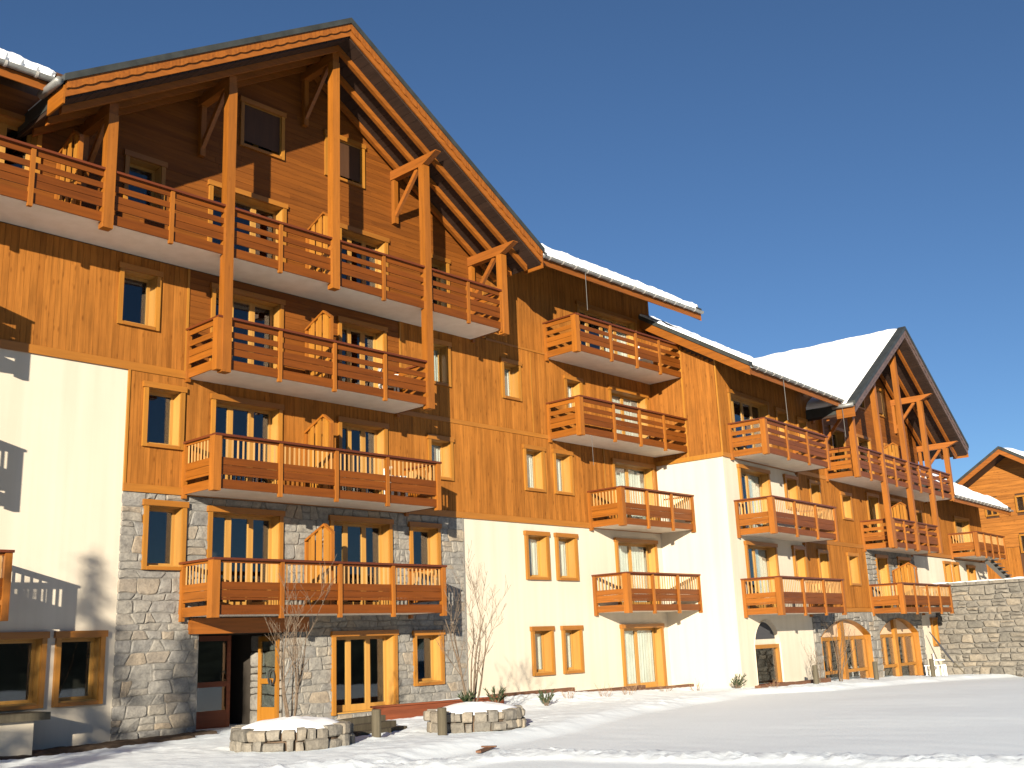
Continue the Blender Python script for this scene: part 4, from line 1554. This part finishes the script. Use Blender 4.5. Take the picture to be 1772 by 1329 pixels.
def stone_ring(fr, r0, h, courses, rng, z0=-0.15):
    m_ = MB()
    ring = [(r0 * 0.9 * math.cos(t * math.pi / 16), r0 * 0.9 * math.sin(t * math.pi / 16)) for t in range(32)]
    m_.prism(ring, 'z', z0, h - 0.08)
    m_.fix()
    core = m_.build(fr, 'core', 'soil', None, (0, 0, h / 2))
    z = z0
    for c in range(courses):
        ze = z + (h - z0) / courses
        t = rng.uniform(0, 1)
        end = t + 2 * math.pi
        while t < end - 0.02:
            w = rng.choice((rng.uniform(0.14, 0.24), rng.uniform(0.24, 0.42)))
            if t + w > end - 0.15:
                w = end - t
            t1 = t + w
            v = []
            ro = r0 + rng.uniform(-0.06, 0.06)
            ri = r0 - 0.26
            zz0, zz1 = z + 0.004 + rng.uniform(-0.025, 0.03), ze - 0.006 - rng.uniform(-0.03, 0.035)
            g = 0.012 / r0
            tm = (t + t1) / 2
            for zz, k in ((zz0, 0.985), (zz0 + 0.025, 1.0), (zz1 - 0.03, 1.0 + rng.uniform(-0.02, 0.02)), (zz1, 0.975)):
                for a in (t + g + rng.uniform(0, 0.02), tm, t1 - g - rng.uniform(0, 0.02)):
                    q = ro * k * (1.015 if a == tm else 1) + rng.uniform(-0.008, 0.008)
                    v.append((q * math.cos(a), q * math.sin(a), zz))
            nb = len(v)
            for zz in (zz0, zz1):
                for a in (t + g, tm, t1 - g):
                    v.append((ri * math.cos(a), ri * math.sin(a), zz))
            f = []
            for r_ in range(3):
                for i in range(2):
                    f.append((r_ * 3 + i, r_ * 3 + i + 1, r_ * 3 + i + 4, r_ * 3 + i + 3))
            f += [(9, 10, nb + 4, nb + 3), (10, 11, nb + 5, nb + 4), (0, nb, nb + 1, 1), (1, nb + 1, nb + 2, 2)]
            f += [(0, 3, 6, 9, nb + 3, nb), (2, nb + 2, nb + 5, 11, 8, 5)]
            cx, cy = r0 * math.cos(tm), r0 * math.sin(tm)
            me = mesh('stone', [(q[0] - cx, q[1] - cy, q[2] - (z + ze) / 2) for q in v], f, 'stone_rough')
            fr.add('stone', me, (cx, cy, (z + ze) / 2), core)
            t = t1
        z = ze
    return core


def snow_mound(fr, r0, z0, h, seed):
    vs, fs = [(0, 0, z0 + h)], []
    nr, na = 14, 40
    for i in range(1, nr + 1):
        for k in range(na):
            t = 2 * math.pi * k / na
            rr_ = r0 * (i / nr) * (1 + 0.06 * noise.noise(Vector((math.cos(t) * 2 + seed, math.sin(t) * 2, 0))))
            x, y = rr_ * math.cos(t), rr_ * math.sin(t)
            q = i / nr
            zz = z0 + h * (1 - q ** 2.2) + 0.035 * noise.noise(Vector((x * 3 + seed, y * 3, 1))) + 0.015 * noise.noise(Vector((x * 9 + seed, y * 9, 2)))
            if i == nr:
                zz = z0 - 0.04
            vs.append((x, y, zz))
    for k in range(na):
        fs.append((0, 1 + k, 1 + (k + 1) % na))
    for i in range(nr - 1):
        for k in range(na):
            a = 1 + i * na + k
            b_ = 1 + i * na + (k + 1) % na
            fs.append((a, a + na, b_ + na, b_))
    m_ = MB()
    m_.poly(vs, fs)
    m_.build(fr, 'snow_mound', 'snow_roof', None, (0, 0, z0), smooth=True)


def bare_shrub(name, label, loc, h, seed, stems=5, spread=0.32, depth=3, r0=0.03, mat='bark', cat='shrub', group=None, kids=(3, 4)):
    """leafless shrub: a few stems that fork into fine twigs"""
    rng = random.Random(seed)
    fr = Frame(name, label, cat, loc, 0, group=group)
    thick, thin = MB(), MB()

    def grow(p, d, L, r, lev):
        n = 6
        pts, rads = [p], [r]
        q, dd = Vector(p), Vector(d)
        for i in range(n):
            dd = (dd + Vector((rng.uniform(-1, 1), rng.uniform(-1, 1), rng.uniform(-0.3, 1.0))) * 0.13).normalized()
            q = q + dd * (L / n)
            pts.append(tuple(q))
            rads.append(max(0.003, r * (1 - 0.75 * (i + 1) / n)))
        (thick if lev == 0 else thin).tube(pts, rads, 6 if lev == 0 else 4, False)
        if lev < depth:
            for _ in range(rng.randint(*kids)):
                k = rng.uniform(0.25, 0.95)
                i = min(n - 1, int(k * n))
                bp = Vector(pts[i]).lerp(Vector(pts[i + 1]), k * n - i)
                a = rng.uniform(0, 6.283)
                sd_ = Vector((math.cos(a), math.sin(a), rng.uniform(0.2, 0.9))).normalized()
                nd = (dd * 0.75 + sd_ * 0.65).normalized()
                grow(tuple(bp), nd, L * rng.uniform(0.35, 0.6), max(0.004, rads[i] * 0.6), lev + 1)
    for s in range(stems):
        a = 6.283 * s / stems + rng.uniform(-0.5, 0.5)
        t = rng.uniform(0.3, 1.0) * spread
        grow((0.05 * math.cos(a), 0.05 * math.sin(a), -0.12), Vector((math.cos(a) * t, math.sin(a) * t, 1)).normalized(), h * rng.uniform(0.7, 1.0), r0 * rng.uniform(0.7, 1.0), 0)
    thick.build(fr, 'stem', mat, None, (0, 0, 0), smooth=True)
    if thin.v:
        thin.build(fr, 'twigs', mat, None, (0, 0, 0), kind='stuff')
    return fr


def dwarf_pine(label, loc, r, seed, n=260):
    """low evergreen: short needle tufts on spreading shoots"""
    rng = random.Random(seed)
    fr = Frame('dwarf_evergreen', label, 'plant', loc, 0, group='small evergreens poking out of the snow')
    st, nd = MB(), MB()
    for k in range(11):
        a = rng.uniform(0, 6.283)
        tip = Vector((math.cos(a) * r * rng.uniform(0.3, 1), math.sin(a) * r * rng.uniform(0.3, 1), r * rng.uniform(0.5, 1.25)))
        st.tube([(0, 0, -0.1), tuple(tip * 0.5 + Vector((0, 0, 0.02))), tuple(tip)], [0.012, 0.009, 0.005], 5)
        for i in range(n // 11):
            t = rng.uniform(0.25, 1.05)
            b_ = tip * t
            d = (tip.normalized() + Vector((rng.uniform(-1, 1), rng.uniform(-1, 1), rng.uniform(-0.4, 1))) * 0.9).normalized()
            s_ = d.cross(Vector((rng.uniform(-1, 1), rng.uniform(-1, 1), 0.3))).normalized() * 0.013
            L = rng.uniform(0.07, 0.13)
            nd.poly([b_ - s_, b_ + s_, b_ + d * L], [(0, 1, 2)])
    st.build(fr, 'stem', 'bark')
    nd.build(fr, 'needles', 'needle', kind='stuff')
    return fr


rg = random.Random(77)
P1 = Frame('stone_planter', 'round rubble planter nearest the entrance, capped with snow', 'planter', (11.85, -5.0, ground_z(11.85, -5.0) - 0.05), 0, group='round stone planters')
stone_ring(P1, 1.08, 0.43, 3, rg)
snow_mound(P1, 0.98, 0.4, 0.16, 3.0)
P2 = Frame('stone_planter', 'round rubble planter with evergreens and a bare shrub, right of the first', 'planter', (15.75, -5.75, ground_z(15.75, -5.75) - 0.05), 0, group='round stone planters')
stone_ring(P2, 1.0, 0.43, 3, rg)
snow_mound(P2, 0.9, 0.4, 0.16, 9.0)
z1 = P1.root.location.z + 0.55
z2 = P2.root.location.z + 0.55
bare_shrub('bare_shrub', 'bare brown shrub growing from the snowy planter by the entrance', (11.95, -4.8, z1 - 0.04), 2.1, 5, 5, 0.3, group='leafless shrubs')
bare_shrub('bare_shrub', 'bare brown shrub in the planter against the stone and plaster corner', (16.1, -5.3, z2 - 0.04), 2.15, 12, 6, 0.36, group='leafless shrubs')
dwarf_pine('small evergreen left of the bare shrub in the right planter', (15.85, -5.4, z2 - 0.06), 0.22, 1)
dwarf_pine('small evergreen right of the bare shrub in the right planter', (16.35, -5.75, z2 - 0.08), 0.26, 2)
dwarf_pine('dark evergreen tuft in the snow bank below the first plaster windows', (21.5, -2.6, ground_z(21.5, -2.6)), 0.3, 3)
dwarf_pine('dark evergreen tuft at the inner corner by the far wing', (30.6, -2.75, ground_z(30.6, -2.75)), 0.32, 4)
bare_shrub('bare_shrub', 'tall bare shrub against the plaster beside the first arch', (37.3, -3.0, ground_z(37.3, -3.0)), 2.5, 31, 4, 0.22, 2, 0.03, group='leafless shrubs')
bare_shrub('bare_shrub', 'low bare shrub right of the arched door', (35.2, -3.2, ground_z(35.2, -3.2)), 1.2, 32, 4, 0.3, 2, 0.02, group='leafless shrubs')
for i, (x, y, lab) in enumerate(((21.0, -1.3, 'dry plant stalks beside the right planter, under the plaster wall'), (23.2, -1.9, 'dry plant stalks in the snow below the left plaster window'), (24.6, -2.1, 'dry plant stalks in the snow below the right plaster window'),
                                 (25.8, -2.0, 'dry plant stalks in the snow midway along the bank'), (27.2, -1.2, 'dry brown plant stalks left of the plaster terrace door'), (28.3, -1.6, 'dry plant stalks in front of the plaster terrace door'),
                                 (29.2, -2.2, 'dry plant stalks in the snow right of the terrace door'), (31.4, -3.6, 'dry plant stalks near the corner of the far wing'))):
    bare_shrub('dry_plant', lab, (x, y, ground_z(x, y)), 0.42, 50 + i, 8, 0.9, 1, 0.008, 'twig_dry', 'plant', 'dry stalks along the wall', (2, 3))


def bollard(label, x, y, h=0.55, r=0.09, seed=0):
    rng = random.Random(seed)
    fr = Frame('bollard', label, 'bollard', (x, y, ground_z(x, y)), 0, group='wooden bollards in the snow')
    m_ = MB()
    n = 14
    v = []
    for zz, k in ((-0.15, 1.02), (h - 0.04, 1.0), (h - 0.01, 0.97), (h, 0.86)):
        for i in range(n):
            a = 6.283 * i / n
            q = r * k * (1 + 0.03 * math.sin(3 * a + seed))
            v.append((q * math.cos(a), q * math.sin(a), zz))
    f = [(j * n + i, j * n + (i + 1) % n, (j + 1) * n + (i + 1) % n, (j + 1) * n + i) for j in range(3) for i in range(n)] + [tuple(range(3 * n, 4 * n))]
    m_.poly(v, f)
    m_.build(fr, 'post', 'wood_grey', None, (0, 0, 0))


bollard('grey wooden bollard between the two planters', 13.5, -5.35, 0.5, seed=1)
bollard('grey wooden bollard in front of the right planter', 14.4, -6.2, 0.5, seed=2)
bollard('dark wooden bollard left of the first arch of the far wing', 34.3, -3.6, 0.62, seed=3)
bollard('wooden bollard before the pier between the two arches', 39.2, -3.5, 0.68, seed=4)
bollard('wooden bollard near the retaining wall, farthest of all', 43.9, -3.75, 0.7, seed=5)

# deck edge in front of the glazed door, loose timber, edging
DK = Frame('deck_edge', 'red-brown timber board edging the deck beside the right planter', 'board', (16.6, -1.5, -0.05), R(-8))
DK.box('board', (0.0, 3.9), (-0.05, 0.0), (-0.1, 0.36), 'wood_redbrown')
DK.box('cap', (-0.03, 3.93), (-0.1, 0.06), (0.362, 0.4), 'wood_redbrown')
TS = Frame('timber_steps', 'weathered timber steps half buried in snow behind the first planter', 'steps', (14.3, -3.9, ground_z(14.3, -3.9)), R(12))
for i in range(3):
    TS.box('step', (-0.7 + 0.12 * i, 0.9), (-0.5 + 0.28 * i, -0.24 + 0.28 * i), (-0.1 + 0.11 * i, 0.06 + 0.11 * i), 'wood_grey')
LP = Frame('loose_plank', 'loose brown plank lying on the snow in the foreground', 'plank', (13.35, -8.35, ground_z(13.35, -8.35) + 0.02), R(28))
LP.box('plank', (-0.4, 0.4), (-0.045, 0.045), (0.0, 0.035), 'wood_edging')
LP.box('batten', (0.1, 0.16), (-0.16, 0.1), (0.037, 0.06), 'wood_edging')
x = 21.4
EG = Frame('garden_edging', 'low red-brown timber edging running along the foot of the plaster wall', 'edging', (26.0, -0.75, 0.0))
for a, c in ((-4.6, -1.2), (-1.2, 2.3), (2.3, 5.1)):
    zz = ground_z(26 + (a + c) / 2, -0.9, False)
    EG.box('board', (a + 0.01, c - 0.01), (-0.1, 0.1), (zz - 0.3, zz + 0.08), 'wood_edging')
EG2 = Frame('garden_edging', 'low red-brown timber edging at the foot of the far wing by the arched door', 'edging', (31.3, -3.3, -0.1), R(4))
EG2.box('board', (-0.4, 2.2), (-0.1, 0.1), (-0.2, 0.12), 'wood_edging')
EG2.box('board', (2.22, 5.2), (-0.1, 0.1), (-0.2, 0.1), 'wood_edging')

# soil strip where the eaves keep the snow off, by the left wall
m_ = MB()
for i in range(40):
    for j in range(6):
        pass
sv, sf = [], []
for i in range(61):
    x = 6.5 + 6.6 * i / 60
    yo = -0.75 - 0.35 * noise.noise(Vector((x * 1.2, 0, 3))) - (0.35 if x > 9.5 else 0.5)
    if x > 12.4:
        yo = -0.6
    for j in range(7):
        y = 0.02 + (yo - 0.02) * j / 6
        base = ground_z(x, y)
        sv.append((x, y, base + (0.05 if 0 < j < 6 else 0.03) + 0.03 * noise.noise(Vector((x * 6, y * 6, 0))) - (0.09 if j == 6 else 0)))
for i in range(60):
    for j in range(6):
        a = i * 7 + j
        sf.append((a, a + 1, a + 8, a + 7))
so = bpy.data.objects.new('soil_strip', mesh('soil_strip', sv, sf, 'soil', True))
so['kind'] = 'structure'
COL.objects.link(so)

# white chairs: one on the terrace, some on balconies


def chair(label, x, y, z, rot):
    c = Frame('garden_chair', label, 'chair', (x, y, z), R(rot), group='white garden chairs')
    c.box('seat', (-0.24, 0.24), (-0.22, 0.24), (0.42, 0.46), 'white_plastic')
    for sx in (-1, 1):
        for sy in (-1, 1):
            c.box('leg', (sx * 0.22 - 0.025, sx * 0.22 + 0.025), (sy * 0.2 - 0.025, sy * 0.2 + 0.025), (0.0, 0.42), 'white_plastic')
        c.box('armrest', (sx * 0.26 - 0.03, sx * 0.26 + 0.03), (-0.2, 0.24), (0.64, 0.67), 'white_plastic')
    for k in range(5):
        c.box('back_slat', (-0.2 + 0.09 * k, -0.14 + 0.09 * k), (0.22, 0.25), (0.46, 0.86), 'white_plastic')
    c.box('back_rail', (-0.24, 0.24), (0.215, 0.255), (0.86, 0.92), 'white_plastic')


chair('white plastic garden chair on the terrace before the second arch', 47.2, -2.75, ground_z(47.2, -2.75), 30)
chair('white chair at the right end of the third-floor gable balcony', 18.0, -0.62, ZR[2] - 1.05, 60)
chair('white chair at the right end of the topmost recessed balcony right of the gable', 29.9, -0.65, ZR[3] - 1.05, 40)
chair('white chair at the right end of the upper spindle-railed balcony', 18.2, -0.6, ZR[1] - 1.05, 75)
TB = Frame('garden_table', 'low white plastic garden table beside the chair by the second arch', 'table', (46.2, -2.9, ground_z(46.2, -2.9)), R(8))
TB.box('top', (-0.4, 0.4), (-0.3, 0.3), (0.42, 0.45), 'white_plastic')
for sx in (-1, 1):
    for sy in (-1, 1):
        TB.box('leg', (sx * 0.34 - 0.025, sx * 0.34 + 0.025), (sy * 0.24 - 0.025, sy * 0.24 + 0.025), (-0.05, 0.42), 'white_plastic')
PZ = Frame('folded_parasol', 'dark folded parasol leaning against the plaster right of the second arch', 'parasol', (49.3, -2.7, ground_z(49.3, -2.7)), 0)
m_ = MB()
m_.tube([(0.55, -0.1, 0), (0.3, 0.3, 0.6), (-0.25, 0.95, 1.9)], [0.022, 0.022, 0.02], 6)
m_.build(PZ, 'pole', 'wood_grey')
m_ = MB()
m_.tube([(0.33, 0.25, 0.5), (0.22, 0.42, 0.8), (0.02, 0.66, 1.3), (-0.25, 0.95, 1.9)], [0.03, 0.055, 0.045, 0.02], 9)
m_.build(PZ, 'folded_canopy', 'fabric_dark')

# ============================================================ out of the picture: conifers to the left, dark slope added behind to cut snow and sky light


def conifer(label, loc, h, r, seed, n=5200):
    rng = random.Random(seed)
    fr = Frame('conifer', label, 'tree', loc, 0, group='conifers left of the building')
    t = MB()
    t.tube([(0, 0, -0.3), (0.05, 0.02, h * 0.4), (0, 0, h)], [0.14, 0.1, 0.02], 8)
    nd = MB()
    lv = 0.5
    while lv < h * 0.97:
        k = (1 - lv / h) ** 0.8
        for _ in range(rng.randint(5, 8)):
            a = rng.uniform(0, 6.283)
            L = r * k * rng.uniform(0.55, 1.1)
            tip = Vector((math.cos(a) * L, math.sin(a) * L, lv - 0.22 * L + rng.uniform(-0.1, 0.15)))
            b0 = Vector((0, 0, lv))
            t.tube([tuple(b0), tuple(b0.lerp(tip, 0.5) + Vector((0, 0, 0.05))), tuple(tip)], [0.03, 0.02, 0.008], 4, False)
            for i in range(int(8 + 40 * L)):
                q = b0.lerp(tip, rng.uniform(0.15, 1.0)) + Vector((rng.uniform(-1, 1), rng.uniform(-1, 1), rng.uniform(-1.2, 0.5))) * 0.14
                d = Vector((rng.uniform(-1, 1), rng.uniform(-1, 1), rng.uniform(-0.8, 0.4))).normalized()
                s_ = d.cross(Vector((rng.uniform(-1, 1), rng.uniform(-1, 1), 1))).normalized() * 0.028
                nd.poly([q - s_, q + s_, q + d * rng.uniform(0.12, 0.24)], [(0, 1, 2)])
        lv += 0.3
    t.build(fr, 'trunk', 'bark')
    nd.build(fr, 'crown', 'needle', kind='stuff')


conifer('nearest conifer of the three beyond the left edge, casting the soft shade', (-8.6, -14.0, 0.0), 9.2, 1.9, 1)
conifer('farthest conifer of the three beyond the left edge, casting the soft shade', (-13.5, -16.6, 0.0), 9.6, 2.0, 2)
conifer('middle conifer beyond the left edge, shading the foot of the stone wall', (-8.0, -15.2, 0.0), 8.2, 1.6, 3)
hv, hf = [], []  # unseen slope, added to soak up snow bounce and block the low sky
na, nr_ = 60, 8
for j in range(nr_ + 1):
    for i in range(na + 1):
        a = R(120 + 198 * i / na)
        rr_ = 38 + 24 * j
        hh = -1.2 + 2.6 * j + 1.0 * noise.noise(Vector((math.cos(a) * 6, math.sin(a) * 6, j * 0.7)))
        hv.append((18 + rr_ * math.cos(a), -8 + rr_ * math.sin(a), hh))
for j in range(nr_):
    for i in range(na):
        q = j * (na + 1) + i
        hf.append((q, q + 1, q + na + 2, q + na + 1))
simple('forest', (0.035, 0.042, 0.03), 0.95, 0.05, 0.0, 0.3, 0.5)
ho = bpy.data.objects.new('hills', mesh('hills', hv, hf, 'forest', False))
ho['kind'] = 'structure'
COL.objects.link(ho)
